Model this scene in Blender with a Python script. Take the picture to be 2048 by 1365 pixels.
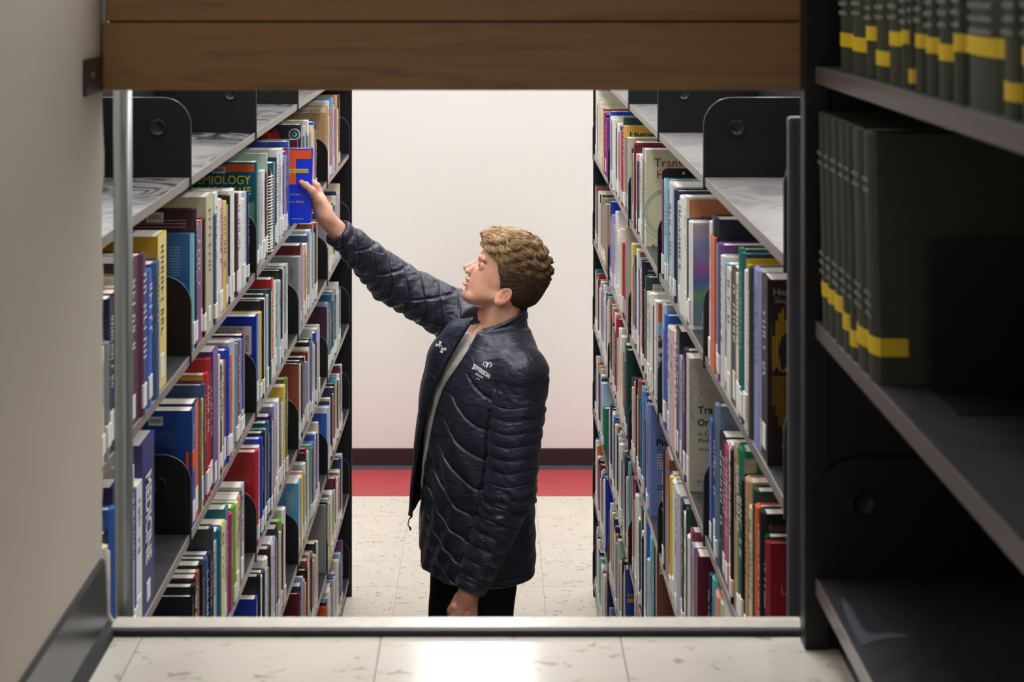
import bpy, bmesh, math, random
import numpy as np
from mathutils import Vector, Matrix
from mathutils.bvhtree import BVHTree

for o in list(bpy.data.objects):
    bpy.data.objects.remove(o)
scene = bpy.context.scene
COL = scene.collection
random.seed(7)
rng = np.random.default_rng(7)

# ------------------------------------------------------------------ camera, light, exposure
F = 3400.0            # focal length in pixels of the 2048 wide frame
VX, VY = 985.0, -58.0  # where the level view axis meets the picture (lens shifted down)
EYE = 2.569           # camera height over the lower floor
UP = EYE - 0.85       # upper floor level
cam = bpy.data.cameras.new('camera')
cam.sensor_width = 36.0
cam.lens = F / 2048 * 36
cam.shift_x = (1024 - VX) / 2048
cam.shift_y = -(682.5 - VY) / 2048
cam.clip_start = 0.05
cam.dof.use_dof = True
cam.dof.focus_distance = 4.95
cam.dof.aperture_fstop = 9.0
camo = bpy.data.objects.new('camera', cam)
camo.location = (0, 0, EYE)
camo.rotation_euler = (math.pi / 2, 0, 0)
COL.objects.link(camo)
scene.camera = camo

world = bpy.data.worlds.new('world')
scene.world = world
world.use_nodes = True
world.node_tree.nodes['Background'].inputs[0].default_value = (1.0, 0.975, 0.95, 1)
world.node_tree.nodes['Background'].inputs[1].default_value = 0.60
vs = scene.view_settings
vs.view_transform = 'Standard'
vs.look = 'None'
vs.gamma = 1.0
vs.use_curve_mapping = False
vs.exposure = 0.0
LIGHT_LOWER = 13.5     # troffer strength over the lower stacks
LIGHT_UPPER_FILL = 0.8     # dim unseen fixtures added on the camera's side as fill

# ------------------------------------------------------------------ helpers
def at(px, py, Y):
    return ((px - VX) * Y / F, Y, EYE - (py + 0 - VY) * Y / F)

def lin(c):
    out = []
    for v in c[:3]:
        v = v / 255.0
        out.append(v / 12.92 if v <= 0.04045 else ((v + 0.055) / 1.055) ** 2.4)
    return tuple(out) + (1.0,)

def link(o, parent=None):
    COL.objects.link(o)
    if parent is not None:
        o.parent = parent
    return o

def thing(name, label, cat, loc=(0, 0, 0), group=None):
    o = bpy.data.objects.new(name, None)
    o.empty_display_size = 0.05
    o.location = loc
    o['label'] = label
    o['category'] = cat
    if group:
        o['group'] = group
    return link(o)

def mesh(name, verts, faces, mat, parent=None, loc=(0, 0, 0), smooth=False, kind=None):
    """verts in world space; loc = the origin of the root thing"""
    me = bpy.data.meshes.new(name)
    l = loc
    me.from_pydata([(v[0] - l[0], v[1] - l[1], v[2] - l[2]) for v in verts], [], faces)
    me.validate()
    if mat is not None:
        if isinstance(mat, (list, tuple)):
            for m in mat:
                me.materials.append(m)
        else:
            me.materials.append(mat)
    if smooth:
        me.polygons.foreach_set('use_smooth', [True] * len(me.polygons))
    me.update()
    o = bpy.data.objects.new(name, me)
    if parent is None:
        o.location = l
    if kind:
        o['kind'] = kind
    return link(o, parent)

def tag(o, label, cat, group=None):
    o['label'] = label
    o['category'] = cat
    if group:
        o['group'] = group
    return o

class MB:
    def __init__(s):
        s.v = []; s.f = []
    def add(s, v, f):
        n = len(s.v)
        s.v += [tuple(p) for p in v]
        s.f += [tuple(i + n for i in q) for q in f]
        return s
    def box(s, x0, x1, y0, y1, z0, z1):
        v = [(x0, y0, z0), (x1, y0, z0), (x1, y1, z0), (x0, y1, z0), (x0, y0, z1), (x1, y0, z1), (x1, y1, z1), (x0, y1, z1)]
        f = [(0, 3, 2, 1), (4, 5, 6, 7), (0, 1, 5, 4), (1, 2, 6, 5), (2, 3, 7, 6), (3, 0, 4, 7)]
        return s.add(v, f)
    def bevbox(s, x0, x1, y0, y1, z0, z1, b=0.002):
        bm = bmesh.new()
        bmesh.ops.create_cube(bm, size=1)
        for v in bm.verts:
            v.co = ((x0 + x1) / 2 + v.co.x * (x1 - x0), (y0 + y1) / 2 + v.co.y * (y1 - y0), (z0 + z1) / 2 + v.co.z * (z1 - z0))
        bmesh.ops.bevel(bm, geom=list(bm.edges), offset=b, segments=2, affect='EDGES', profile=0.6)
        bm.verts.index_update()
        s.add([v.co[:] for v in bm.verts], [[v.index for v in f.verts] for f in bm.faces])
        bm.free()
        return s
    def tube(s, pts, r, n=10, cap=True):
        pts = [Vector(p) for p in pts]
        rs = r if isinstance(r, (list, tuple)) else [r] * len(pts)
        rings = []
        for i, p in enumerate(pts):
            d = (pts[min(i + 1, len(pts) - 1)] - pts[max(i - 1, 0)]).normalized()
            a = d.orthogonal().normalized() if i == 0 else (rings_a - d * rings_a.dot(d)).normalized()
            rings_a = a
            b = d.cross(a)
            rings.append([p + (a * math.cos(t) + b * math.sin(t)) * rs[i] for t in [2 * math.pi * k / n for k in range(n)]])
        v = [tuple(q) for ring in rings for q in ring]
        f = []
        for i in range(len(pts) - 1):
            for k in range(n):
                f.append((i * n + k, i * n + (k + 1) % n, (i + 1) * n + (k + 1) % n, (i + 1) * n + k))
        if cap:
            f.append(tuple(range(n - 1, -1, -1)))
            f.append(tuple((len(pts) - 1) * n + k for k in range(n)))
        return s.add(v, f)
    def prism(s, poly, axis, a0, a1):
        """poly: 2d outline; axis 'y': (x,z) extruded in y; 'z': (x,y) extruded in z; 'x': (y,z) extruded in x"""
        def P(p, a):
            return {'y': (p[0], a, p[1]), 'z': (p[0], p[1], a), 'x': (a, p[0], p[1])}[axis]
        n = len(poly)
        v = [P(p, a0) for p in poly] + [P(p, a1) for p in poly]
        f = [tuple(range(n - 1, -1, -1)), tuple(range(n, 2 * n))]
        f += [(i, (i + 1) % n, n + (i + 1) % n, n + i) for i in range(n)]
        return s.add(v, f)
    def build(s, name, mat, parent=None, loc=(0, 0, 0), smooth=False, kind=None, fix=True):
        o = mesh(name, s.v, s.f, mat, parent, loc, smooth, kind)
        if fix:
            bm = bmesh.new(); bm.from_mesh(o.data)
            bmesh.ops.recalc_face_normals(bm, faces=bm.faces)
            bm.to_mesh(o.data); bm.free()
        return o

# ------------------------------------------------------------------ materials
MATS = {}
def newmat(name):
    m = bpy.data.materials.new(name)
    m.use_nodes = True
    return m, m.node_tree, m.node_tree.nodes['Principled BSDF']

def pmat(name, rgb, rough=0.5, spec=0.5, metal=0.0, var=0.06, scale=30.0, bump=0.0, bscale=200.0, coat=0.0):
    """plain procedural paint or plastic: base colour with slight noise mottling and optional fine relief"""
    if name in MATS:
        return MATS[name]
    m, nt, b = newmat(name)
    N = nt.nodes; L = nt.links
    c = lin(rgb)
    tc = N.new('ShaderNodeTexCoord')
    nz = N.new('ShaderNodeTexNoise'); nz.inputs['Scale'].default_value = scale; nz.inputs['Detail'].default_value = 3
    L.new(tc.outputs['Object'], nz.inputs['Vector'])
    mx = N.new('ShaderNodeMix'); mx.data_type = 'RGBA'
    mx.inputs[6].default_value = tuple(min(1, v * (1 - var)) for v in c[:3]) + (1,)
    mx.inputs[7].default_value = tuple(min(1, v * (1 + var)) for v in c[:3]) + (1,)
    L.new(nz.outputs['Fac'], mx.inputs[0])
    L.new(mx.outputs[2], b.inputs['Base Color'])
    b.inputs['Roughness'].default_value = rough
    b.inputs['Specular IOR Level'].default_value = spec
    b.inputs['Metallic'].default_value = metal
    b.inputs['Coat Weight'].default_value = coat
    if bump > 0:
        n2 = N.new('ShaderNodeTexNoise'); n2.inputs['Scale'].default_value = bscale
        L.new(tc.outputs['Object'], n2.inputs['Vector'])
        bp = N.new('ShaderNodeBump'); bp.inputs['Strength'].default_value = bump; bp.inputs['Distance'].default_value = 0.002
        L.new(n2.outputs['Fac'], bp.inputs['Height'])
        L.new(bp.outputs['Normal'], b.inputs['Normal'])
    MATS[name] = m
    return m

def emat(name, rgb, strength):
    m, nt, b = newmat(name)
    b.inputs['Base Color'].default_value = (0.8, 0.8, 0.8, 1)
    b.inputs['Emission Color'].default_value = lin(rgb)
    b.inputs['Emission Strength'].default_value = strength
    return m

def ramp(nt, stops):
    r = nt.nodes.new('ShaderNodeValToRGB')
    e = r.color_ramp.elements
    while len(e) < len(stops):
        e.new(0.5)
    for i, (p, c) in enumerate(stops):
        e[i].position = p; e[i].color = c
    return r

def tile_mat(name, base, fleck, rough, spec=0.5):
    m, nt, b = newmat(name)
    N = nt.nodes; L = nt.links
    tc = N.new('ShaderNodeTexCoord'); oi = N.new('ShaderNodeObjectInfo')
    ad = N.new('ShaderNodeVectorMath'); ad.operation = 'ADD'
    sc = N.new('ShaderNodeVectorMath'); sc.operation = 'SCALE'; sc.inputs[0].default_value = (37, 19, 5)
    L.new(oi.outputs['Random'], sc.inputs['Scale'])
    L.new(tc.outputs['Object'], ad.inputs[0]); L.new(sc.outputs[0], ad.inputs[1])
    mp = N.new('ShaderNodeMapping'); mp.inputs['Scale'].default_value = (22, 30, 20)
    L.new(ad.outputs[0], mp.inputs['Vector'])
    n1 = N.new('ShaderNodeTexNoise'); n1.inputs['Scale'].default_value = 1.5; n1.inputs['Detail'].default_value = 5; n1.inputs['Distortion'].default_value = 0.6
    L.new(mp.outputs[0], n1.inputs['Vector'])
    r1 = ramp(nt, [(0.0, (0, 0, 0, 1)), (0.60, (0, 0, 0, 1)), (0.68, (0.75, 0.75, 0.75, 1)), (1, (1, 1, 1, 1))])
    L.new(n1.outputs['Fac'], r1.inputs['Fac'])
    n2 = N.new('ShaderNodeTexNoise'); n2.inputs['Scale'].default_value = 9; n2.inputs['Detail'].default_value = 4
    L.new(ad.outputs[0], n2.inputs['Vector'])
    c = lin(base)
    m1 = N.new('ShaderNodeMix'); m1.data_type = 'RGBA'
    m1.inputs[6].default_value = tuple(v * 0.90 for v in c[:3]) + (1,)
    m1.inputs[7].default_value = tuple(min(1, v * 1.08) for v in c[:3]) + (1,)
    L.new(n2.outputs['Fac'], m1.inputs[0])
    m2 = N.new('ShaderNodeMix'); m2.data_type = 'RGBA'
    L.new(r1.outputs['Color'], m2.inputs[0]); L.new(m1.outputs[2], m2.inputs[6])
    m2.inputs[7].default_value = lin(fleck)
    L.new(m2.outputs[2], b.inputs['Base Color'])
    b.inputs['Roughness'].default_value = rough
    b.inputs['Specular IOR Level'].default_value = spec
    bp = N.new('ShaderNodeBump'); bp.inputs['Strength'].default_value = 0.06; bp.inputs['Distance'].default_value = 0.001
    L.new(n1.outputs['Fac'], bp.inputs['Height']); L.new(bp.outputs[0], b.inputs['Normal'])
    return m

def wood_mat(name, dark, light):
    m, nt, b = newmat(name)
    N = nt.nodes; L = nt.links
    tc = N.new('ShaderNodeTexCoord')
    mp = N.new('ShaderNodeMapping'); mp.inputs['Scale'].default_value = (1.6, 14, 22)
    L.new(tc.outputs['Object'], mp.inputs['Vector'])
    n1 = N.new('ShaderNodeTexNoise'); n1.inputs['Scale'].default_value = 2.2; n1.inputs['Detail'].default_value = 8; n1.inputs['Distortion'].default_value = 1.2
    L.new(mp.outputs[0], n1.inputs['Vector'])
    mp2 = N.new('ShaderNodeMapping'); mp2.inputs['Scale'].default_value = (6, 60, 160)
    L.new(tc.outputs['Object'], mp2.inputs['Vector'])
    n2 = N.new('ShaderNodeTexNoise'); n2.inputs['Scale'].default_value = 3
    L.new(mp2.outputs[0], n2.inputs['Vector'])
    ma = N.new('ShaderNodeMath'); ma.operation = 'MULTIPLY_ADD'; ma.inputs[1].default_value = 0.3
    L.new(n2.outputs['Fac'], ma.inputs[0]); L.new(n1.outputs['Fac'], ma.inputs[2])
    r = ramp(nt, [(0.40, lin(dark)), (0.68, lin(light)), (0.9, lin(light))])
    L.new(ma.outputs[0], r.inputs['Fac'])
    L.new(r.outputs['Color'], b.inputs['Base Color'])
    b.inputs['Roughness'].default_value = 0.42
    bp = N.new('ShaderNodeBump'); bp.inputs['Strength'].default_value = 0.08; bp.inputs['Distance'].default_value = 0.001
    L.new(n2.outputs['Fac'], bp.inputs['Height']); L.new(bp.outputs[0], b.inputs['Normal'])
    return m

def dusty_shelf_mat(name, base, dust, amount):
    """dark grey paint under a film of dust wiped in swirls; top shelves also hold painted sheen"""
    m, nt, b = newmat(name)
    N = nt.nodes; L = nt.links
    tc = N.new('ShaderNodeTexCoord')
    # wiped arcs: contour lines of a soft noise, kept in patches
    nz = N.new('ShaderNodeTexNoise'); nz.inputs['Scale'].default_value = 5.0; nz.inputs['Detail'].default_value = 0.6; nz.inputs['Distortion'].default_value = 0.8
    L.new(tc.outputs['Object'], nz.inputs['Vector'])
    k1 = N.new('ShaderNodeMath'); k1.operation = 'MULTIPLY'; k1.inputs[1].default_value = 11.0
    L.new(nz.outputs['Fac'], k1.inputs[0])
    k2 = N.new('ShaderNodeMath'); k2.operation = 'PINGPONG'; k2.inputs[1].default_value = 0.5
    L.new(k1.outputs[0], k2.inputs[0])
    r = ramp(nt, [(0.0, (0, 0, 0, 1)), (0.12, (0.15, 0.15, 0.15, 1)), (0.34, (0.9, 0.9, 0.9, 1)), (1, (1, 1, 1, 1))])
    L.new(k2.outputs[0], r.inputs['Fac'])
    nm = N.new('ShaderNodeTexNoise'); nm.inputs['Scale'].default_value = 2.6; nm.inputs['Detail'].default_value = 1.0
    L.new(tc.outputs['Object'], nm.inputs['Vector'])
    r2 = ramp(nt, [(0.56, (0, 0, 0, 1)), (0.66, (1, 1, 1, 1))])
    L.new(nm.outputs['Fac'], r2.inputs['Fac'])
    mxx = N.new('ShaderNodeMath'); mxx.operation = 'MAXIMUM'
    L.new(r.outputs['Color'], mxx.inputs[0]); L.new(r2.outputs['Color'], mxx.inputs[1])
    mul = N.new('ShaderNodeMath'); mul.operation = 'MULTIPLY'; mul.inputs[1].default_value = amount
    L.new(mxx.outputs[0], mul.inputs[0])
    mx = N.new('ShaderNodeMix'); mx.data_type = 'RGBA'
    mx.inputs[6].default_value = lin(base); mx.inputs[7].default_value = lin(dust)
    L.new(mul.outputs[0], mx.inputs[0])
    L.new(mx.outputs[2], b.inputs['Base Color'])
    b.inputs['Roughness'].default_value = 0.38
    return m

M_wall = pmat('painted_plaster', (234, 229, 223), 0.75, 0.3, var=0.015, scale=2, bump=0.08, bscale=60)
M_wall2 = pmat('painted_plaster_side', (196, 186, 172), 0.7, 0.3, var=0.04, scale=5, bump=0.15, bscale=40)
M_ceil = pmat('ceiling_paint', (225, 222, 215), 0.9, 0.2, var=0.02, scale=3)
M_base = pmat('dark_cove_base', (46, 30, 36), 0.4, 0.4, scale=12)
M_base2 = pmat('grey_cove_base', (52, 54, 56), 0.3, 0.5, var=0.12, scale=6)
M_red = pmat('red_vinyl', (186, 74, 78), 0.45, 0.4, var=0.08, scale=18)
M_tile_lo = tile_mat('vinyl_tile_lower', (226, 217, 201), (150, 132, 110), 0.28)
M_tile_up = tile_mat('vinyl_tile_upper', (214, 206, 193), (160, 146, 128), 0.13)
M_grout = pmat('tile_bed', (104, 96, 86), 0.8, 0.2)
M_slab = pmat('concrete', (120, 112, 104), 0.8, 0.3)
M_curb = pmat('worn_curb', (206, 199, 186), 0.22, 0.5, var=0.18, scale=45, bump=0.2, bscale=120)
M_rubber = pmat('black_rubber', (34, 33, 36), 0.5, 0.4)
M_wood = wood_mat('stained_wood', (116, 82, 49), (148, 109, 67))
M_black = pmat('black_enamel', (17, 17, 20), 0.45, 0.4, var=0.15, scale=14, bump=0.06, bscale=420)
M_black2 = pmat('black_enamel_dark', (16, 16, 18), 0.5, 0.4, var=0.1, scale=14)
M_steel = pmat('galvanised_steel', (146, 152, 150), 0.32, 0.5, metal=0.75, var=0.1, scale=25)
M_postgrey = pmat('grey_enamel_post', (66, 66, 72), 0.4, 0.5, var=0.15, scale=20, bump=0.08, bscale=300)
M_lip_lit = pmat('shelf_lip_lit', (128, 120, 112), 0.34, 0.5, var=0.1, scale=20)  # lip colour lightened to hold the light falling on the upper shelves
M_lip_shaded = pmat('shelf_lip_shaded', (108, 100, 96), 0.36, 0.5, var=0.12, scale=20)  # shaded copy of the lip colour for the lower shelves
M_shelf = dusty_shelf_mat('shelf_enamel', (40, 40, 44), (74, 74, 76), 0.35)
M_shelf_dust_sheenL = dusty_shelf_mat('shelf_swirled_dust_sheen', (22, 22, 26), (112, 109, 106), 0.92)  # wiped dust, its pale grey also standing in for glancing reflection
M_shelf_dust_sheenR = dusty_shelf_mat('shelf_dust_sheen', (98, 96, 95), (128, 125, 122), 0.95)  # dust over a base lightened to paint in glancing reflection
M_shelf_up = dusty_shelf_mat('shelf_enamel_upper', (44, 44, 48), (70, 70, 72), 0.3)
M_pages = pmat('paper_edges', (236, 230, 216), 0.8, 0.2, var=0.06, scale=180)
M_label = pmat('call_label_paper', (228, 226, 220), 0.7, 0.2, var=0.05, scale=120)
M_lettw = pmat('white_print', (225, 222, 215), 0.6, 0.3)
M_lettk = pmat('black_print', (30, 28, 30), 0.6, 0.3)
M_lettg = pmat('gold_print', (196, 164, 92), 0.5, 0.4)

# ------------------------------------------------------------------ the setting
XL, XR = 2003.0 / F, 1405.0 / F        # shelf fronts left and right of the view axis
SEC = [2.396 + 0.914 * i for i in range(6)]   # bay boundaries in depth
SH0 = EYE - 0.402                       # top of the topmost shelf in view
SP = 0.348
SHELF_Z = [SH0 - SP * k for k in range(7)]
WALL_Y = 8.77
LEDGE_Y = 2.19
CEIL = EYE + 1.55

TS = 0.3048
def tile_field(floor_o, x0, x1, y0, y1, xo, yo, z, mat, dx=TS, dy=TS):
    me = None
    i0 = math.floor((x0 - xo) / dx); i1 = math.ceil((x1 - xo) / dx)
    j0 = math.floor((y0 - yo) / dy); j1 = math.ceil((y1 - yo) / dy)
    for i in range(i0, i1):
        for j in range(j0, j1):
            if me is None:
                mb = MB(); mb.box(-dx / 2 + 0.0006, dx / 2 - 0.0006, -dy / 2 + 0.0006, dy / 2 - 0.0006, -0.004, 0)
                o = mb.build('floor_tile', mat, floor_o)
                me = o.data
            else:
                o = bpy.data.objects.new('floor_tile', me)
                link(o, floor_o)
            o.location = (xo + (i + 0.5) * dx, yo + (j + 0.5) * dy, z + random.uniform(-0.0002, 0.0002))

floor = MB().box(-4.2, 4.2, 2.30, WALL_Y + 0.1, -0.12, -0.004).build('floor', M_grout, kind='structure')
tile_field(floor, -0.95, 0.95, 4.3, 8.30, 0.212, 8.31, 0.0, M_tile_lo)
bd = MB().bevbox(-4.2, 4.2, 8.312, WALL_Y, -0.004, 0.001, 0.0006).build('border_strip', M_red, floor)
upf = MB().box(-0.505, 2.2, -1.5, LEDGE_Y - 0.02, UP - 0.20, UP - 0.004).build('floor', M_grout, kind='structure')
tile_field(upf, -0.48, 1.3, 0.95, 2.16, 0.163, LEDGE_Y - 0.022, UP, M_tile_up)
wall_far = MB().box(-4.2, 4.2, WALL_Y, WALL_Y + 0.12, 0, CEIL).build('wall_back', M_wall, kind='structure')
bb = MB()
bb.prism([(WALL_Y, 0.001), (WALL_Y - 0.016, 0.001), (WALL_Y - 0.008, 0.02), (WALL_Y - 0.006, 0.102), (WALL_Y, 0.106)], 'x', -4.2, 4.2)
bb.build('baseboard_back', M_base, kind='structure')
MB().box(-4.2, 4.2, WALL_Y - 0.022, WALL_Y - 0.012, 0.001, 0.016).build('trim_1', pmat('grey_trim', (88, 96, 98), 0.4), kind='structure')
ceil = MB().box(-4.2, 4.2, -1.5, WALL_Y + 0.12, CEIL, CEIL + 0.1).build('ceiling', M_ceil, kind='structure')

# left wall of the upper level: its corner is worn plaster, so the end column is a little uneven
WX = -0.502
v = []; f = []
nz = 90
for i in range(nz + 1):
    z = UP + (CEIL - UP) * i / nz
    e = WX + (rng.normal() * 0.0009 + 0.0012 * math.sin(i * 0.9))
    yj = LEDGE_Y + rng.normal() * 0.0015
    for p in ((-0.9, -1.5), (WX, -1.5), (WX, LEDGE_Y - 0.05), (WX, LEDGE_Y - 0.012), (e, yj), (e - 0.01, LEDGE_Y + 0.004), (-0.9, LEDGE_Y + 0.004)):
        v.append((p[0], p[1], z))
n = 7
for i in range(nz):
    for k in range(n):
        f.append((i * n + k, i * n + (k + 1) % n, (i + 1) * n + (k + 1) % n, (i + 1) * n + k))
f.append(tuple(range(n - 1, -1, -1))); f.append(tuple(nz * n + k for k in range(n)))
mb = MB().add(v, f)
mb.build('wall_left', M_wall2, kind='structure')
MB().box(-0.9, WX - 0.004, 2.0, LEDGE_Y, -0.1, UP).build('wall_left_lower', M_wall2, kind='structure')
bb = MB()
bb.prism([(WX, UP + 0.0), (WX + 0.020, UP + 0.0), (WX + 0.009, UP + 0.018), (WX + 0.006, UP + 0.093), (WX + 0.003, UP + 0.097), (WX, UP + 0.097)], 'y', -1.5, LEDGE_Y - 0.012)
bb.build('baseboard_left', M_base2, kind='structure')
# slab edge under the upper floor and the raised curb along it
MB().box(-0.9, 2.2, LEDGE_Y - 0.02, LEDGE_Y + 0.02, UP - 0.28, UP - 0.002).build('trim_2', M_slab, kind='structure')
cb = MB().bevbox(WX + 0.012, 0.400, LEDGE_Y - 0.012, LEDGE_Y + 0.024, UP - 0.002, UP + 0.009, 0.0025)
cb.build('trim_3', M_curb, kind='structure')
MB().box(WX + 0.02, 0.398, LEDGE_Y - 0.020, LEDGE_Y - 0.0125, UP - 0.004, UP + 0.0075).build('trim_4', M_rubber, kind='structure')
# the curb's steel angle turns up the wall corner on the left
arc = [(WX + 0.004, LEDGE_Y + 0.008, UP + 0.100), (WX + 0.004, LEDGE_Y + 0.008, UP + 0.03)]
for k in range(7):
    a = k / 6 * math.pi / 2
    arc.append((WX + 0.004 + 0.018 * (1 - math.cos(a)), LEDGE_Y + 0.008, UP + 0.022 - 0.018 * math.sin(a)))
MB().tube(arc, 0.0035, 8).build('trim_5', M_curb, smooth=True, kind='structure')
# jamb angle on the right side of the opening
MB().bevbox(0.4015, 0.4055, LEDGE_Y - 0.004, LEDGE_Y + 0.014, UP, EYE - 0.15, 0.0008).build('trim_6', pmat('pale_jamb', (176, 166, 154), 0.4), kind='structure')
# plaster bead left standing beside the rail
MB().bevbox(WX + 0.000, WX + 0.0055, LEDGE_Y - 0.004, LEDGE_Y + 0.006, EYE - 0.108, EYE + 0.5, 0.0015).build('trim_7', M_wall, kind='structure')

# ------------------------------------------------------------------ guard rail of two boards
gr = thing('guard_rail', 'brown stained wooden guard rail of stacked boards over the opening', 'railing', (0, LEDGE_Y, EYE - 0.154))
L0 = (0, LEDGE_Y, EYE - 0.154)
xa, xb = at(204, 0, LEDGE_Y - 0.02)[0], at(1607, 0, LEDGE_Y - 0.02)[0]
zt = lambda y: at(0, y, LEDGE_Y - 0.02)[2]
MB().bevbox(xa, xb, LEDGE_Y - 0.02, LEDGE_Y + 0.018, zt(181), zt(45), 0.003).build('board', M_wood, gr, L0)
MB().bevbox(xa + 0.004, xb, LEDGE_Y - 0.018, LEDGE_Y + 0.018, zt(42.5), zt(-95), 0.003).build('board', M_wood, gr, L0)
MB().bevbox(xa + 0.004, xb, LEDGE_Y - 0.018, LEDGE_Y + 0.018, zt(-98), zt(-240), 0.003).build('board', M_wood, gr, L0)
MB().box(xa + 0.006, xb - 0.002, LEDGE_Y - 0.008, LEDGE_Y + 0.012, zt(181) + 0.004, zt(-240) - 0.004).build('backing', M_black2, gr, L0)
br = MB()
br.bevbox(WX + 0.0005, WX + 0.0045, LEDGE_Y - 0.108, LEDGE_Y - 0.016, zt(183.5), zt(112), 0.0008)
br.bevbox(WX + 0.0005, xa + 0.03, LEDGE_Y + 0.0185, LEDGE_Y + 0.022, zt(183.5), zt(112), 0.0008)
brk = br.build('wall_bracket', pmat('brown_bracket', (44, 36, 34), 0.4), gr, L0)
p = (WX + 0.0045, LEDGE_Y - 0.075, zt(146))
MB().tube([p, (p[0] + 0.002, p[1], p[2])], 0.0045, 12).build('screw', M_steel, brk, L0)

# ------------------------------------------------------------------ steel pole and far fixtures
PY = 2.262
pole = thing('steel_pole', 'round galvanised steel pole in front of the left bookcase', 'pole', at(247, 0, PY)[:2] + (0,))
pl = at(247, 0, PY)[:2] + (0,)
tp = at(244, -300, PY); bt = at(248.5, 1300, PY)
MB().tube([(bt[0], PY, 0), bt, tp], 0.0123, 24).build('shaft', M_steel, pole, pl, smooth=True)
MB().tube([(bt[0], PY, 0.0), (bt[0], PY, 0.012)], 0.035, 20).build('base_flange', M_steel, pole, pl)

def ceiling_light(x, y, strength, label, mat):
    loc = (x, y, CEIL)
    t = thing('ceiling_light', label, 'light', loc, 'ceiling lights')
    fr = MB()
    w, h = 0.24, 0.60
    for a in ((-w, w, -h, -h + 0.02), (-w, w, h - 0.02, h), (-w, -w + 0.02, -h, h), (w - 0.02, w, -h, h)):
        fr.box(x + a[0], x + a[1], y + a[2], y + a[3], CEIL - 0.05, CEIL - 0.001)
    fr.build('frame', M_steel, t, loc)
    MB().box(x - w + 0.02, x + w - 0.02, y - h + 0.02, y + h - 0.02, CEIL - 0.04, CEIL - 0.03).build('diffuser', mat, t, loc)
M_em = emat('lamp_diffuser', (250, 250, 252), LIGHT_LOWER)
M_em2 = emat('fill_diffuser_dim', (255, 248, 238), LIGHT_UPPER_FILL)
for x, nm in ((-0.07, 'over the aisle'), (-1.75, 'left of the aisle'), (1.55, 'right of the aisle')):
    for j, y in enumerate((2.78, 4.02, 5.26, 6.50, 7.72)):
        ceiling_light(x, y, 1, 'ceiling light panel %s, %s from the back wall' % (nm, ['fifth', 'fourth', 'third', 'second', 'first'][j]), M_em)
for j, (x, y) in enumerate(((0.0, 1.25), (0.0, -0.9))):  # unseen panels, placed to light the left wall and journal spines
    ceiling_light(x, y, 1, 'dim unseen fill light panel added over the upper walkway, %s the rail' % ['nearer', 'farther from'][j], M_em2)

# ------------------------------------------------------------------ steel bookcases
def rounded_plate(s, front, z0, z1, depth, r=0.055):
    """outline in (x, z); s=-1 left-hand case (front faces +x), s=+1 right-hand case"""
    pts = [(front, z0)]
    for k in range(9):
        a = k / 8 * math.pi / 2
        pts.append((front + s * (r - r * math.cos(a)), z1 - r + r * math.sin(a)))
    pts += [(front + s * depth, z1), (front + s * depth, z0)]
    return pts

def dimple(cx, y, cz, face=-1):
    prof = [(0.0, 0.0004), (0.0075, 0.0004), (0.0100, 0.0012), (0.0130, 0.0034), (0.0150, 0.0044), (0.0158, 0.0036), (0.0160, 0.0002)]
    n = 20
    v = []; f = []
    for r, h in prof:
        for k in range(n):
            t = 2 * math.pi * k / n
            v.append((cx + r * math.cos(t), y + face * h, cz + r * math.sin(t)))
    for i in range(len(prof) - 1):
        for k in range(n):
            f.append((i * n + k, i * n + (k + 1) % n, (i + 1) * n + (k + 1) % n, (i + 1) * n + k))
    return MB().add(v, f)

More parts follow.
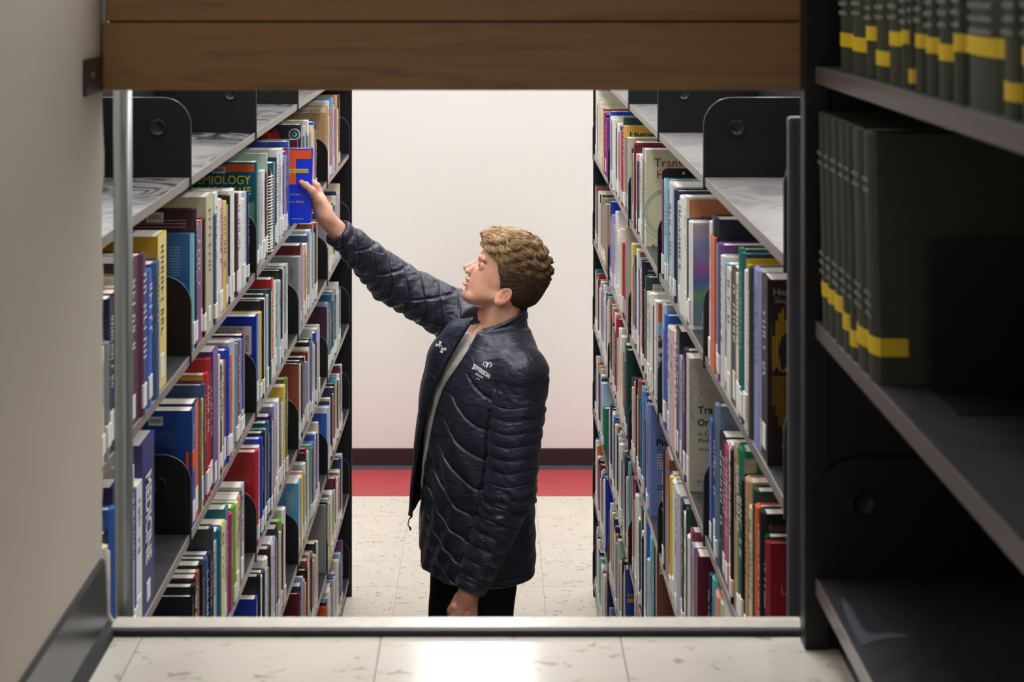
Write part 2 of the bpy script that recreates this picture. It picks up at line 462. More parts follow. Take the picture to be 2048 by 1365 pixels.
M_rim = pmat('rim_highlight_grey', (84, 84, 86), 0.3, 0.5, var=0.2, scale=40)  # pale grey paints the edge highlight of the black plates
M_dim = pmat('black_enamel_pressed', (30, 30, 33), 0.34, 0.5)
DEPTH = 0.245
def bookcase(s, X, label, top_mat, prot):
    loc = (s * (X + DEPTH / 2), SEC[0], 0)
    t = thing('steel_bookcase', label, 'bookcase', loc)
    fx = s * X
    for k, z in enumerate(SHELF_Z):
        for i in range(5):
            y0, y1 = SEC[i] + 0.0035, SEC[i + 1] - 0.0015
            m = top_mat if k == 0 else M_shelf
            x0, x1 = sorted((fx + s * 0.003, fx + s * DEPTH))
            sh = MB().box(x0, x1, y0, y1, z - 0.006, z).build('shelf', m, t, loc)
            x0, x1 = sorted((fx, fx + s * 0.0032))
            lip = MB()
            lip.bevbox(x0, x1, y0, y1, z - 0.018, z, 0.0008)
            lip.build('front_lip', M_lip_lit if k < 4 else M_lip_shaded, sh, loc)
        for i in range(0, 6):
            y = SEC[i]
            if i == 0 and s < 0:
                continue
            pl_ = MB().prism(rounded_plate(s, fx - s * 0.002, z - 0.023, z + 0.155, DEPTH), 'y', y - 0.0012, y + 0.0012).build('end_plate', M_black, t, loc)
            rimp = rounded_plate(s, fx - s * 0.002, z - 0.023, z + 0.155, DEPTH)[:-1]
            MB().tube([(q[0], y, q[1]) for q in rimp], 0.0016, 6).build('rim_highlight', M_rim, pl_, loc, smooth=True)  # thin pale tube drawn as the plate's edge highlight
            if i <= 3:
                dimple(fx + s * 0.062, y - 0.0012, z + 0.155 - 0.058).build('dimple', M_dim, pl_, loc, smooth=True)
    top = EYE - 0.204
    x0, x1 = sorted((fx + s * DEPTH, fx + s * (DEPTH + 0.012)))
    MB().box(x0, x1, SEC[0], SEC[5], 0.02, top - 0.01).build('back_panel', M_black2, t, loc)
    for i in range(6):
        y = SEC[i]
        x0, x1 = sorted((fx + s * (DEPTH - 0.028), fx + s * (DEPTH + 0.0)))
        up = MB().bevbox(x0, x1, y + 0.004, y + 0.040, 0, top, 0.002).build('upright', M_black, t, loc)
        if i in (1, 2):
            sl = MB()
            for q in range(6):
                zz = top - 0.03 - q * 0.025
                sl.box(x0 + 0.009, x0 + 0.013, y + 0.0035, y + 0.0042, zz, zz + 0.012)
                sl.box(x0 + 0.018, x0 + 0.022, y + 0.0035, y + 0.0042, zz, zz + 0.012)
            sl.build('slot', pmat('slot_shadow', (5, 5, 6), 0.9), up, loc, kind='stuff')
    # end panels stand proud of the shelf fronts
    for y0, y1, m, pr in ((SEC[0] - 0.026, SEC[0] - 0.004, M_postgrey, 0.0), (SEC[5] + 0.004, SEC[5] + 0.022, M_black2, prot)):
        x0, x1 = sorted((fx - s * pr, fx + s * (DEPTH + 0.02)))
        MB().bevbox(x0, x1, y0, y1, 0, top, 0.005 if m is M_postgrey else 0.002).build('end_panel', m, t, loc, smooth=False)
    x0, x1 = sorted((fx + s * 0.012, fx + s * DEPTH))
    MB().box(x0, x1, SEC[0], SEC[5], 0, SHELF_Z[6] - 0.018).build('plinth', M_black2, t, loc)
    return t

bookcase(-1, XL, 'black steel bookcase of filled shelves on the left of the aisle', M_shelf_dust_sheenL, 0.012)
bookcase(1, XR, 'black steel bookcase of filled shelves on the right of the aisle', M_shelf_dust_sheenR, 0.0)

# ------------------------------------------------------------------ books
C = dict(white=(232, 230, 224), cream=(226, 216, 188), beige=(190, 184, 152), olive=(120, 128, 58), tan=(188, 152, 104),
         yellow=(224, 190, 60), lemon=(226, 210, 120), ochre=(196, 150, 26), orange=(226, 96, 44), salmon=(222, 140, 118), pink=(222, 178, 176),
         red=(190, 40, 44), crimson=(166, 36, 52), maroon=(104, 26, 40), plum=(62, 32, 46), purple=(104, 66, 134), violet=(120, 44, 138), lavender=(150, 148, 200),
         navy=(32, 42, 84), darknavy=(26, 32, 52), royal=(22, 56, 178), blue=(46, 98, 186), steel=(52, 82, 122), sky=(98, 168, 212), pale_blue=(168, 196, 214), cyan=(120, 198, 212),
         teal=(22, 104, 122), aqua=(96, 176, 176), green=(28, 120, 84), darkgreen=(30, 66, 58), lime=(112, 172, 44), mint=(178, 204, 182), sage=(142, 156, 122),
         black=(24, 24, 27), charcoal=(58, 58, 62), grey=(142, 142, 146), silver=(188, 190, 194), brown=(122, 74, 50), redbrown=(160, 84, 62), magenta=(188, 40, 104))
CN = dict(pale_blue='pale blue', darknavy='dark navy', darkgreen='dark green', redbrown='reddish brown', royal='royal blue', steel='steel blue', sky='sky blue', lemon='pale yellow')
DARKS = {'black', 'charcoal', 'navy', 'darknavy', 'plum', 'maroon', 'darkgreen', 'royal', 'purple', 'violet', 'steel', 'teal', 'brown', 'crimson', 'red', 'blue', 'green', 'redbrown', 'magenta', 'olive'}
PAL = ['white'] * 13 + ['cream'] * 6 + ['silver'] * 5 + ['navy'] * 6 + ['darknavy'] * 4 + ['black'] * 5 + ['maroon'] * 4 + ['crimson'] * 2 + ['grey'] * 3 + ['pink'] * 3 + ['salmon'] * 2 + \
      ['steel'] * 3 + ['blue'] * 3 + ['pale_blue'] * 4 + ['lavender'] * 3 + ['purple'] * 2 + ['teal'] * 2 + ['mint'] * 2 + ['darkgreen'] * 3 + ['tan'] * 2 + ['yellow', 'lemon', 'orange', 'red', 'redbrown', 'brown', 'aqua', 'royal', 'lime', 'beige', 'sage', 'charcoal', 'plum']

def bookmat(ck):
    return pmat('book_cover_' + ck, C[ck], 0.36, 0.5, var=0.10, scale=25, bump=0.03, bscale=500)

# one entry: (pixel x of the spine's far edge, pixel y of the top, colour, options); 'g' = empty shelf up to that x
S = 'special'
ROWS = {
 (-1, 1): [('s', 150), (205, 640, 'sage'), (213, 700, 'cream'), (222, 690, 'grey'), (232, 600, 'navy'), (242, 588, 'red'), (252, 576, 'cream'), (262, 557, 'cream'),
   (281, 528, 'plum2', dict(t=1)), (293, 513, 'plum2', dict(t=1)), (307.5, 547, 'blue', dict(t=1)), (321, 530, 'steel', dict(t=1)), (338, 474, 'lemon', dict(cover='ochre', soft=1)),
   ('g', 387), (391, 469, 'cyan', dict(cover='blue2', key='cyan')), (395.5, 420, 'plum', dict(key='plum')), (404, 452, 'purple', dict(soft=1)), (408, 443, 'orange', dict(soft=1)), (413, 441, 'black'), (427, 395, 'beige'), (433, 432, 'steel'), (439, 388, 'white'),
   (446, 402, 'white'), (450, 403, 'salmon'), (456, 406, 'yellow'), (460, 413, 'grey'), (463, 393, 'black'), (471, 383, 'white'), (478, 392, 'plum', dict(t=1)), (486, 394, 'white'), (491, 400, 'white'), (495, 386, 'pale_blue'), (498, 385, 'navy'),
   ('g', 515.0), (519, 325, 'teal', dict(key='epi', soft=1)), (521.5, 350, 'tan'), (525, 345, 'pale_blue'), (531, 343, 'white'), (535.5, 348, 'maroon'), (537.5, 308, 'mint', dict(soft=1)), (543, 341, 'black', dict(spiral=1)), (551, 327, 'teal', dict(soft=1)), (559, 300, 'white'), (567, 299, 'white'), (573, 314, 'lavender'), (577, 305, 'purple'), (582.5, 284, 'blue'),
   ('g', 588.5), (597, 281, 'maroon'),
   ('g', 600), (607, 250, 'charcoal', dict(key='ogy', soft=1)), (613, 254, 'silver'), (620, 242, 'white'), (626, 253, 'lemon'), (630, 245, 'blue'), (634, 243, 'navy'), ('g', 653.5), (656, 213, 'tan', dict(key='tanframe')), (659, 203, 'white'), (662, 216, 'orange'), (666, 197, 'sky'), (669, 210, 'pink'), (674, 192, 'tan'), (680, 190, 'maroon'), ('x',)],
 (-1, 2): [('s', 170), (209, 1090, 'beige'), (217, 1100, 'cream'), (223, 1072, 'darknavy'), (231, 1022, 'blue'), (245, 977, 'navy'), (262, 985, 'white'), (270, 938, 'white'), (276, 985, 'blue'), (288, 975, 'white'), (312, 893, 'navy2', dict(key='medi')),
   ('g', 387), (393.5, 823, 'blue3', dict(key='bluetext')), (401, 809, 'orange', dict(cover='navy')), (406, 804, 'navy'), (409, 801, 'yellow'), (413.5, 772, 'steel'), (420, 752, 'red', dict(key='redband')), (423.5, 720, 'red'), (428, 746, 'black'), (438, 705, 'purple', dict(soft=1)), (441, 712, 'white'), (446, 738, 'black', dict(t=1)), (451, 727, 'cream'), (455, 725, 'brown'), (461, 703, 'royal', dict(t=1)), (465, 713, 'orange'), (472, 687, 'silver'), (476, 690, 'grey'), (482, 692, 'charcoal'), (486, 682, 'lavender'), (488, 680, 'blue'), (491, 672, 'maroon'),
   ('g', 515), (519, 634, 'royal', dict(key='contra', soft=1)), (521, 632, 'cyan'), (525, 628, 'yellow'), (528, 603, 'black'), (531, 600, 'white'), (533, 590, 'navy'), (537, 594, 'pale_blue'), (540, 593, 'salmon'), (542.5, 580, 'darkgreen'), (549, 560, 'red', dict(soft=1)), (553, 567, 'white'), (558, 570, 'sage'), (563, 566, 'pale_blue'), (566, 542, 'black'), (571, 542, 'mint'), (575, 541, 'navy'), (579, 532, 'silver'),
   ('g', 600), (602.5, 515, 'silver', dict(key='greytext')), (606, 492, 'maroon'), (609, 493, 'pink'), (616, 490, 'cream'), (621, 472, 'steel'), (624, 463, 'pale_blue'), (629, 449, 'redbrown'), (637, 447, 'redbrown'), ('g', 653.5), ('r', 681)],
 (-1, 3): [('s', 330), ('g', 387), (389, 1195, 'black'), (394.5, 1176, 'black'), (399, 1158, 'maroon'), (403, 1147, 'redbrown'), (410, 1133, 'black'), (417, 1125, 'steel'), (423, 1112, 'navy'), (428.5, 1060, 'charcoal'), (437, 1098, 'silver'), (444, 1065, 'teal'), (452, 1055, 'lemon'), (456, 1050, 'pink'), (461, 1020, 'teal2', dict(cover='teal2')), (466, 1033, 'magenta'), (472, 1018, 'lime'), (478, 1012, 'cream'), (483, 1000, 'tan'), (486, 990, 'navy'), (492, 976, 'silver'),
   ('g', 515), (519.5, 906, 'red', dict(key='redtext')), (523, 897, 'cream'), (527, 880, 'royal'), (531, 868, 'black'), (534, 862, 'aqua'), (540, 848, 'steel'), (545, 835, 'navy'), (552, 815, 'lavender'), (560, 805, 'white'), (566, 803, 'charcoal'), (572, 775, 'yellow'), (577, 760, 'olive'), ('g', 600), ('r', 640), ('g', 653.5), ('r', 683)],
 (-1, 4): [('s', 490), ('g', 515), (518.5, 1200, 'royal'), (522, 1155, 'black'), (526, 1158, 'cream'), (530, 1148, 'navy'), (537, 1122, 'white'), (543, 1100, 'plum'), (548, 1095, 'silver'), (553, 1085, 'lavender'), (555, 1080, 'navy'), (560, 1060, 'charcoal'), (566, 1045, 'lime'), (571, 1022, 'white'), ('g', 600), (604, 968, 'sky', dict(key='skytext')), (607, 958, 'yellow'), ('r', 640), ('g', 653.5), ('r', 684)],
 (-1, 5): [('s', 560), ('g', 600), ('r', 636), ('g', 653.5), ('r', 685)],
 (-1, 6): [('s', 620), ('g', 653.5), ('r', 686)],
 (1, 1): [('s', 1531), (1519, 560, 'brown3', dict(key='hea', soft=1)), (1516, 552, 'pale_blue'), (1503, 546, 'lavender'), (1497, 538, 'charcoal'), (1492, 536, 'yellow', dict(soft=1)), (1486, 545, 'white'), (1481, 509, 'teal', dict(key='tealyellow')), (1475, 500, 'green'), (1469, 552, 'cream'), (1458, 544, 'charcoal'), (1450, 543, 'cream', dict(t=1)), (1445, 530, 'sky'), (1440, 515, 'white'), (1433, 492, 'purple'), (1430, 490, 'aqua'), (1421, 440, 'darknavy', dict(spine='orange')), (1415.5, 447, 'white'),
   ('g', 1381), (1376.5, 446, 'white', dict(key='abstract')), (1373.5, 440, 'navy'), (1371, 442, 'yellow'), (1367, 395, 'white', dict(key='orangecover', soft=1)), (1359, 399, 'white'), (1352, 410, 'mint'), (1348, 383, 'navy'), (1336, 375, 'silver'), (1329.5, 360, 'cyan', dict(cover='teal')), (1325, 362, 'white'), (1323, 363, 'purple'),
   ('g', 1291.5), (1286.5, 300, 'parch', dict(key='transc', soft=1)), (1282, 299, 'lavender'), (1276, 313, 'white'), (1270, 310, 'pink'), (1268, 290, 'maroon'), (1265, 286, 'red'), (1261, 298, 'navy'), ('g', 1258.5), (1251, 277, 'sage', dict(cover='cream')), (1247.5, 253, 'ochre2', dict(key='human')), (1245, 236, 'darkgreen'), (1242, 262, 'red'), (1238, 254, 'steel'), (1233, 250, 'white'), (1229, 248, 'tan'), (1225, 240, 'white'), (1217.5, 224, 'royal', dict(soft=1)), ('g', 1215.5), (1211, 238, 'violet'), (1204, 218, 'redbrown'), (1200, 205, 'cream'), (1196, 197, 'cream'), (1193, 184, 'white'), (1191, 180, 'pink'), ('x',)],
 (1, 2): [('s', 1532), (1528.5, 1088, 'crimson2', dict(key='redl')), (1525, 1075, 'darkgreen'), (1517, 1030, 'black', dict(key='rober')), (1510, 1020, 'orange'), (1503, 985, 'darkgreen', dict(cover='darkgreen')), (1496, 1022, 'cream'), (1488, 967, 'tan'), (1480, 966, 'black', dict(t=1)), (1470, 905, 'green', dict(key='greenlabel')), (1463, 898, 'tan'), (1459, 905, 'black'), (1453, 892, 'white'), (1446, 902, 'magenta'), (1441, 890, 'plum'), (1434, 876, 'black', dict(t=1)), (1428.5, 815, 'steel2', dict(key='the')), (1420, 843, 'navy'), (1415.5, 845, 'blue'),
   ('g', 1377.5), (1371.5, 718, 'beige2', dict(key='tra', soft=1)), (1367, 703, 'navy'), (1361, 722, 'maroon'), (1356, 720, 'lavender'), (1349.5, 665, 'black'), (1345, 670, 'white'), (1340, 665, 'pink'), (1333.5, 662, 'silver'), (1328, 633, 'blue'), (1323, 612, 'pale_blue'), ('g', 1310), (1305.5, 605, 'white', dict(key='orangephoto', soft=1)), (1300, 590, 'white'), (1296, 592, 'cream'), (1290.5, 556, 'darkgreen', dict(key='greenlabel2')), (1287.5, 562, 'white'), (1282, 525, 'darknavy', dict(key='the2')), (1277, 545, 'pink'), (1275, 540, 'violet'), (1271, 502, 'white', dict(key='ama', soft=1)), (1267, 515, 'black'), (1261, 490, 'lemon'), ('g', 1258.5), (1248.5, 455, 'royal2', dict(cover='tan2', soft=1)), (1240, 460, 'cream'), (1229.5, 425, 'white'), (1224, 432, 'lavender'), (1217.5, 405, 'royal', dict(soft=1)), ('g', 1215.5), (1208, 410, 'tan'), (1203, 398, 'sage'), ('r', 1190)],
 (1, 3): [('s', 1460), (1444, 1225, 'cream'), (1438, 1215, 'mint'), (1428, 1204, 'salmon'), (1422, 1165, 'aqua'), (1418, 1155, 'navy'), ('g', 1393), (1387, 1115, 'maroon'), (1382.5, 1097, 'lavender'), (1378.5, 1066, 'crimson3'), (1374, 1080, 'white'), (1370.5, 1022, 'darkgreen'), (1366, 1035, 'cream'), (1362, 1030, 'black'), (1357.5, 1010, 'navy'), (1347.5, 994, 'silver'), (1343, 970, 'white'), (1340, 958, 'yellow'), (1336.5, 952, 'royal'), (1328.5, 922, 'brown'), (1324.5, 902, 'darknavy'), ('g', 1302), (1294.5, 812, 'lavender2', dict(key='pub')), (1289, 800, 'steel'), (1285, 786, 'blue4'), (1281, 778, 'aqua2'), (1275, 765, 'redbrown'), (1271, 762, 'black'), (1267, 768, 'salmon'), (1262, 760, 'navy'), ('g', 1258), (1251, 702, 'darkgreen'), (1247, 692, 'green'), (1241, 676, 'white'), (1237, 660, 'white'), (1232, 640, 'crimson'), (1227, 630, 'cream'), (1222, 618, 'salmon'), (1218.5, 612, 'darkgreen'), ('g', 1215.5), ('r', 1190)],
 (1, 4): [('s', 1380), ('g', 1319), (1309, 1100, 'brown', dict(key='brownlabel')), (1305, 1092, 'black'), (1301, 1082, 'aqua'), (1297, 1068, 'purple'), (1291, 1050, 'blue'), (1286, 1032, 'cream'), (1279, 1022, 'darkgreen'), (1271, 995, 'white'), (1266, 970, 'navy'), (1262, 960, 'crimson'), ('g', 1258), (1255, 930, 'aqua', dict(key='me')), (1249, 916, 'navy'), (1243, 905, 'grey'), ('r', 1218), ('g', 1215.5), (1204, 840, 'green'), ('r', 1190)],
 (1, 5): [('s', 1330), ('g', 1319), (1312, 1225, 'teal'), (1305, 1210, 'white'), ('g', 1285), (1274, 1190, 'tan'), (1266, 1180, 'pink'), ('g', 1258), (1247, 1140, 'royal3', dict(key='royalband')), (1242, 1125, 'black'), ('r', 1218), ('g', 1215.5), (1208, 960, 'royal'), ('r', 1190)],
 (1, 6): [('s', 1290), ('g', 1258), ('r', 1218), ('g', 1214), (1210, 1100, 'navy'), ('r', 1190)],
}
C.update(parch=(226, 220, 182), plum2=(92, 52, 78), blue2=(58, 112, 176), navy2=(48, 54, 118), blue3=(36, 76, 152), teal2=(26, 118, 142), brown3=(46, 34, 34), ochre2=(222, 168, 70), crimson2=(158, 30, 48),
         steel2=(104, 124, 152), beige2=(192, 184, 168), royal2=(48, 74, 168), tan2=(206, 190, 162), crimson3=(140, 42, 60), lavender2=(112, 130, 186), blue4=(70, 130, 190), aqua2=(60, 168, 188), royal3=(42, 74, 158))
CN.update(parch='pale yellow', plum2='plum', blue2='blue', navy2='navy violet', blue3='blue', teal2='teal', brown3='dark brown', ochre2='amber', crimson2='crimson', steel2='blue grey', beige2='greyish beige', royal2='royal blue', tan2='tan', crimson3='crimson', lavender2='periwinkle', blue4='blue', aqua2='aqua', royal3='royal blue')
DARKS |= {'plum2', 'blue2', 'navy2', 'blue3', 'teal2', 'brown3', 'crimson2', 'royal2', 'crimson3', 'royal3', 'blue4'}

BOOKS = []
def px2y(s, x):
    return (2003.0 if s < 0 else 1405.0) / abs(x - VX)

def clear_plates(y0, y1):
    for b in SEC:
        if y0 < b + 0.005 and y1 > b - 0.004:
            if (y0 + y1) / 2 >= b:
                y0 = b + 0.005
                y1 = max(y1, y0 + 0.008)
            else:
                y1 = b - 0.004
                y0 = min(y0, y1 - 0.008)
    return y0, y1

for (s, k), ents in ROWS.items():
    cur = None; y = 0
    z = SHELF_Z[k]
    row = []
    def put(y0, y1, h, ck, opt):
        y0, y1 = clear_plates(y0, y1)
        if row and y0 < row[-1]['y1'] + 0.0006:
            y0 = row[-1]['y1'] + 0.0006
        if y1 - y0 < 0.006:
            y1 = y0 + 0.006
            for b in SEC:
                if y0 < b + 0.002 and y1 > b - 0.002:
                    return
        for b in SEC:
            if y0 < b + 0.0035 and y1 > b - 0.0035:
                return
        if y1 > SEC[5] - 0.01:
            return
        row.append(dict(s=s, k=k, y0=y0, y1=y1, h=max(0.15, min(0.322, h)), ck=ck, opt=opt, z=z))
    gap = True
    for e in ents:
        was = e[0] in ('s', 'g')
        if e[0] == 's':
            y = px2y(s, e[1])
        elif e[0] == 'g':
            y = px2y(s, e[1])
        elif e[0] == 'x':
            break
        elif e[0] == 'r':
            yend = px2y(s, e[1])
            hbase = random.uniform(0.215, 0.245)
            while y < yend - 0.012:
                if random.random() < 0.12:
                    hbase = random.uniform(0.205, 0.255)
                th = random.choice([0.010, 0.013, 0.016, 0.02, 0.024, 0.03, 0.036])
                y1 = min(yend, y + th)
                put(y + 0.0008, y1, hbase + random.uniform(-0.022, 0.024), random.choice(PAL), {})
                y = y1
        else:
            y1 = px2y(s, e[0])
            ym = (y + 0.0008)
            ztop = EYE - (e[1] - VY) * ym / F
            opt = e[3] if len(e) > 3 else {}
            # a reading too wide for one far volume: the named book keeps its far end, slimmer ones fill up to it
            if y1 - ym > 0.055 and ym > 4.0:
                hh = EYE - (e[1] - VY) * (y1 - 0.04) / F - z
                yy = ym
                while yy < y1 - 0.055 and not gap:
                    th = min(random.choice([0.012, 0.018, 0.024, 0.032]), y1 - 0.042 - yy)
                    put(yy, yy + th, min(0.25, hh) - random.uniform(0.008, 0.03), random.choice(PAL), {})
                    yy += th + 0.0008
                put(y1 - 0.04, y1, hh, e[2], opt)
            else:
                put(ym, y1, ztop - z, e[2], opt)
            y = y1
        gap = was
    BOOKS += row

for b in BOOKS:
    K = 2003.0 if b['s'] < 0 else 1405.0
    ym = (b['y0'] + b['y1']) / 2
    top = (EYE - b['z'] - b['h']) * F / ym + VY
    bot = (EYE - b['z']) * F / ym + VY
    vis = max(0, min(1240, bot) - max(180, top))
    b['score'] = vis * ((b['y1'] - b['y0']) * K / ym ** 2 + 2.0) + (1e5 if b['opt'].get('key') else 0)
    b['inset'] = random.uniform(0.0, 0.004)
    b['d'] = min(0.205, b['h'] * random.uniform(0.66, 0.78))
    if 'soft' not in b['opt']:
        b['opt'] = dict(b['opt'], soft=1 if random.random() < 0.45 else 0)
order = sorted(range(len(BOOKS)), key=lambda i: -BOOKS[i]['score'])
NEAR = set(order[:296])
print('books total', len(BOOKS))

def book_geo(b):
    """returns dict of part geometry in world space"""
    s = b['s']; X = XL if s < 0 else XR
    y0, y1, z, h, d = b['y0'], b['y1'], b['z'] + 0.0004, b['h'], b['d']
    fx = s * (X + b['inset'] + 0.001); bx = fx + s * d
    soft = b['opt'].get('soft')
    th = y1 - y0
    t = min(0.0009 if soft else 0.0026, th * 0.2)
    bul = 0.0 if soft else min(0.004, th * 0.14)
    ov = 0.0004 if soft else 0.003
    n = 1 if soft else 4
    outer = []
    # outer outline starts at the far corner of the near board, goes round the spine
    outer.append((bx, y0)); 
    for i in range(n + 1):
        q = i / n
        yy = y0 + th * q
        outer.append((fx + s * (0.004 if not soft else 0) - s * bul * math.sin(math.pi * q) - (s * 0.004 if (not soft and 0 < i < n) else 0), yy))
    outer.append((bx, y1))
    inner = [(bx, y1 - t), (fx + s * 0.006, y1 - t), (fx + s * 0.006, y0 + t), (bx, y0 + t)]
    cov = MB().prism(outer + inner, 'z', z, z + h)
    pg = MB()
    x0, x1 = sorted((fx + s * 0.0062, bx - s * ov))
    pg.box(x0, x1, y0 + t + 0.0001, y1 - t - 0.0001, z + ov * 0.6, z + h - ov)
    return cov, pg, fx - s * (bul if not soft else 0.0), th

def spine_marks(b, fx, th, rnd):
    """lettering strokes along the spine (illegible at this distance) and the call label"""
    s = b['s']; z, h = b['z'], b['h']
    e = fx - s * 0.0005
    ym = (b['y0'] + b['y1']) / 2
    lab = None; let = None
    w = th * 0.36
    def q(mb, ya, yb, za, zb, ee=e):
        mb.add([(ee, ya, za), (ee, yb, za), (ee, yb, zb), (ee, ya, zb)], [(0, 1, 2, 3)])
    if th > 0.009 and (rnd.random() < 0.8 or b['opt'].get('t')):
        let = MB()
        zz = z + h * rnd.uniform(0.86, 0.93)
        zend = z + h * rnd.uniform(0.36, 0.55)
        big = 1.0 if b['opt'].get('t') else rnd.uniform(0.45, 0.85)
        wl = min(w * big, 0.012)
        while zz > zend:
            lh = wl * rnd.uniform(0.8, 1.2)
            if rnd.random() < 0.14:
                zz -= wl * 1.0
                continue
            sw = wl * 0.28
            # two or three strokes per letter
            q(let, ym - wl, ym + wl, zz - sw, zz)
            if rnd.random() < 0.6:
                q(let, ym - wl, ym + wl, zz - lh, zz - lh + sw)
            if rnd.random() < 0.8:
                yy = ym + rnd.choice([-wl, 0, wl - sw])
                q(let, yy, yy + sw, zz - lh, zz)
            zz -= lh + wl * 0.55
    if rnd.random() < 0.75 and th > 0.008:
        lab = MB()
        lw = min(th * 0.46, 0.014)
        lz = z + rnd.uniform(0.008, 0.02)
        lh = rnd.uniform(0.028, 0.05)
        x0, x1 = sorted((fx - s * 0.0009, fx + s * 0.004))
        lab.box(x0, x1, ym - lw, ym + lw, lz, lz + lh)
    return let, lab

def ordinal(n):
    return '%d%s' % (n, 'th' if 10 <= n % 100 <= 20 else {1: 'st', 2: 'nd', 3: 'rd'}.get(n % 10, 'th'))

KEYBOOK = {}
KEYLAB = dict(
 cyan='cyan-spined blue book with printed back cover behind the topmost left bookend plate',
 plum='dark plum book with barcode sticker and back-cover text, left bookcase top row',
 epi='tall teal epidemiology book with orange top band, left bookcase top row',
 ogy='dark grey and red book with round white emblem, left bookcase top row',
 tanframe='tan book with framed cover and barcode, far end of the left top row',
 medi='thick navy violet book with big white spine lettering, left bookcase second row',
 bluetext='blue book with barcode sticker and orange spine patch, left bookcase second row',
 redband='red book with ochre band along its cover top, left bookcase second row',
 contra='royal blue book with pale title panel on cover, left bookcase second row',
 greytext='silver grey book with small black list printed on cover, left bookcase second row',
 redtext='red book with small back-cover text, left bookcase third row',
 skytext='sky blue book with small printed block on cover, left bookcase fourth row',
 hea='dark brown book with gold bars on cover, nearest on right top row',
 tealyellow='teal book with dark blue and yellow cover top, right bookcase top row',
 abstract='white book with blurred violet, blue and green cover, right bookcase top row',
 orangecover='white-spined book with orange brown cover, right bookcase top row',
 transc='pale yellow book with large red title and circle drawing, right top row',
 human='amber book with black title letters on cover, right bookcase top row',
 redl='crimson book with pale letter on cover, nearest on right second row',
 rober='black book with dim gold name on cover, right bookcase second row',
 greenlabel='green book with square paper label on cover, right bookcase second row',
 the='blue grey book with dark title on cover, right bookcase second row',
 tra='greyish beige book with green title and road map lines, right second row',
 orangephoto='white book with orange band and mountain photo cover, right second row',
 greenlabel2='dark green book with pale label on cover, right bookcase second row',
 the2='dark navy book with white capital title, right bookcase second row',
 ama='white book with fiery photo band above black title, right second row',
 pub='periwinkle blue book with black and white title print, right third row',
 brownlabel='brown book with rounded white label on cover, right bookcase fourth row',
 me='aqua book with red title letters on cover, right bookcase fourth row',
 royalband='royal blue book with tan and yellow bands, right bookcase fifth row')
rowcount = {}
rnd = random.Random(3)
far = dict(v=[], f=[], c=[])
def far_add(mb, ck):
    n = len(far['v'])
    far['v'] += mb.v
    for q in mb.f:
        far['f'].append(tuple(i + n for i in q))
        far['c'].append(ck)
ROWN = {1: 'top', 2: 'second', 3: 'third', 4: 'fourth', 5: 'fifth', 6: 'sixth'}
for i, b in enumerate(BOOKS):
    key = (b['s'], b['k'])
    rowcount[key] = rowcount.get(key, 0) + 1
    cov, pg, fx, th = book_geo(b)
    let, lab = spine_marks(b, fx, th, rnd)
    ck = b['ck']
    dark = ck in DARKS
    if i in NEAR:
        side = 'left' if b['s'] < 0 else 'right'
        col = CN.get(ck, ck)
        lb = '%s book, %s from the near end of the %s filled row, %s bookcase' % (col, ordinal(rowcount[key]), ROWN[b['k']], side)
        kk = b['opt'].get('key')
        if kk:
            lb = KEYLAB[kk]
        loc = (fx + b['s'] * b['d'] / 2, (b['y0'] + b['y1']) / 2, b['z'])
        t = thing('book', lb, 'book', loc, 'books in the lower bookcases')
        t.empty_display_size = 0.02
        m = bookmat(ck)
        if b['opt'].get('cover'):
            m2 = bookmat(b['opt']['cover'])
            o = cov.build('cover', [m2, m], t, loc)
            for p in o.data.polygons:
                if abs(p.normal.x) > 0.6 and abs(p.center.x + loc[0] - fx) < 0.006:
                    p.material_index = 1
        elif b['opt'].get('spine'):
            o = cov.build('cover', m, t, loc)
            s = b['s']
            x0, x1 = sorted((fx - s * 0.0007, fx + s * 0.004))
            MB().box(x0, x1, b['y0'] + 0.002, b['y1'] - 0.002, b['z'] + 0.001, b['z'] + b['h'] * 0.88).build('spine_panel', bookmat(b['opt']['spine']), t, loc)
        else:
            cov.build('cover', m, t, loc)
        pg.build('pages', M_pages, t, loc)
        if let:
            let.build('spine_title', (M_lettg if rnd.random() < 0.18 else M_lettw) if dark else (M_lettk if rnd.random() < 0.6 else bookmat(rnd.choice(['navy', 'maroon', 'teal', 'purple']))), t, loc, fix=False, kind='stuff')
        if lab:
            lab.build('call_label', M_label, t, loc)
        if b['opt'].get('spiral'):
            s = b['s']; mb = MB()
            for q in range(26):
                zz = b['z'] + 0.01 + q * (b['h'] - 0.02) / 26
                mb.tube([(fx + s * 0.004, b['y0'] - 0.002, zz), (fx - s * 0.004, (b['y0'] + b['y1']) / 2, zz), (fx + s * 0.004, b['y1'] + 0.001, zz)], 0.0016, 5)
            mb.build('spiral_binding', M_lettw, t, loc, kind='stuff')
        if kk:
            KEYBOOK[kk] = (t, b, loc, fx)
    else:
        far_add(cov, b['opt'].get('spine') or ck); far_add(pg, '_p')
        if let: far_add(let, '_w' if dark else '_k')
        if lab: far_add(lab, '_l')
C.update(_p=(236, 230, 216), _w=(225, 222, 215), _k=(40, 36, 40), _l=(228, 226, 220))
me = bpy.data.meshes.new('shelved_books')
me.from_pydata(far['v'], [], far['f'])
bm = bmesh.new(); bm.from_mesh(me); bmesh.ops.recalc_face_normals(bm, faces=bm.faces); bm.to_mesh(me); bm.free()
ca = me.color_attributes.new('cover_colour', 'FLOAT_COLOR', 'CORNER')
arr = []
for p in me.polygons:
    arr += list(lin(C[far['c'][p.index]])) * p.loop_total
ca.data.foreach_set('color', arr)
m, nt, bs = newmat('book_covers_far')
an = nt.nodes.new('ShaderNodeAttribute'); an.attribute_name = 'cover_colour'
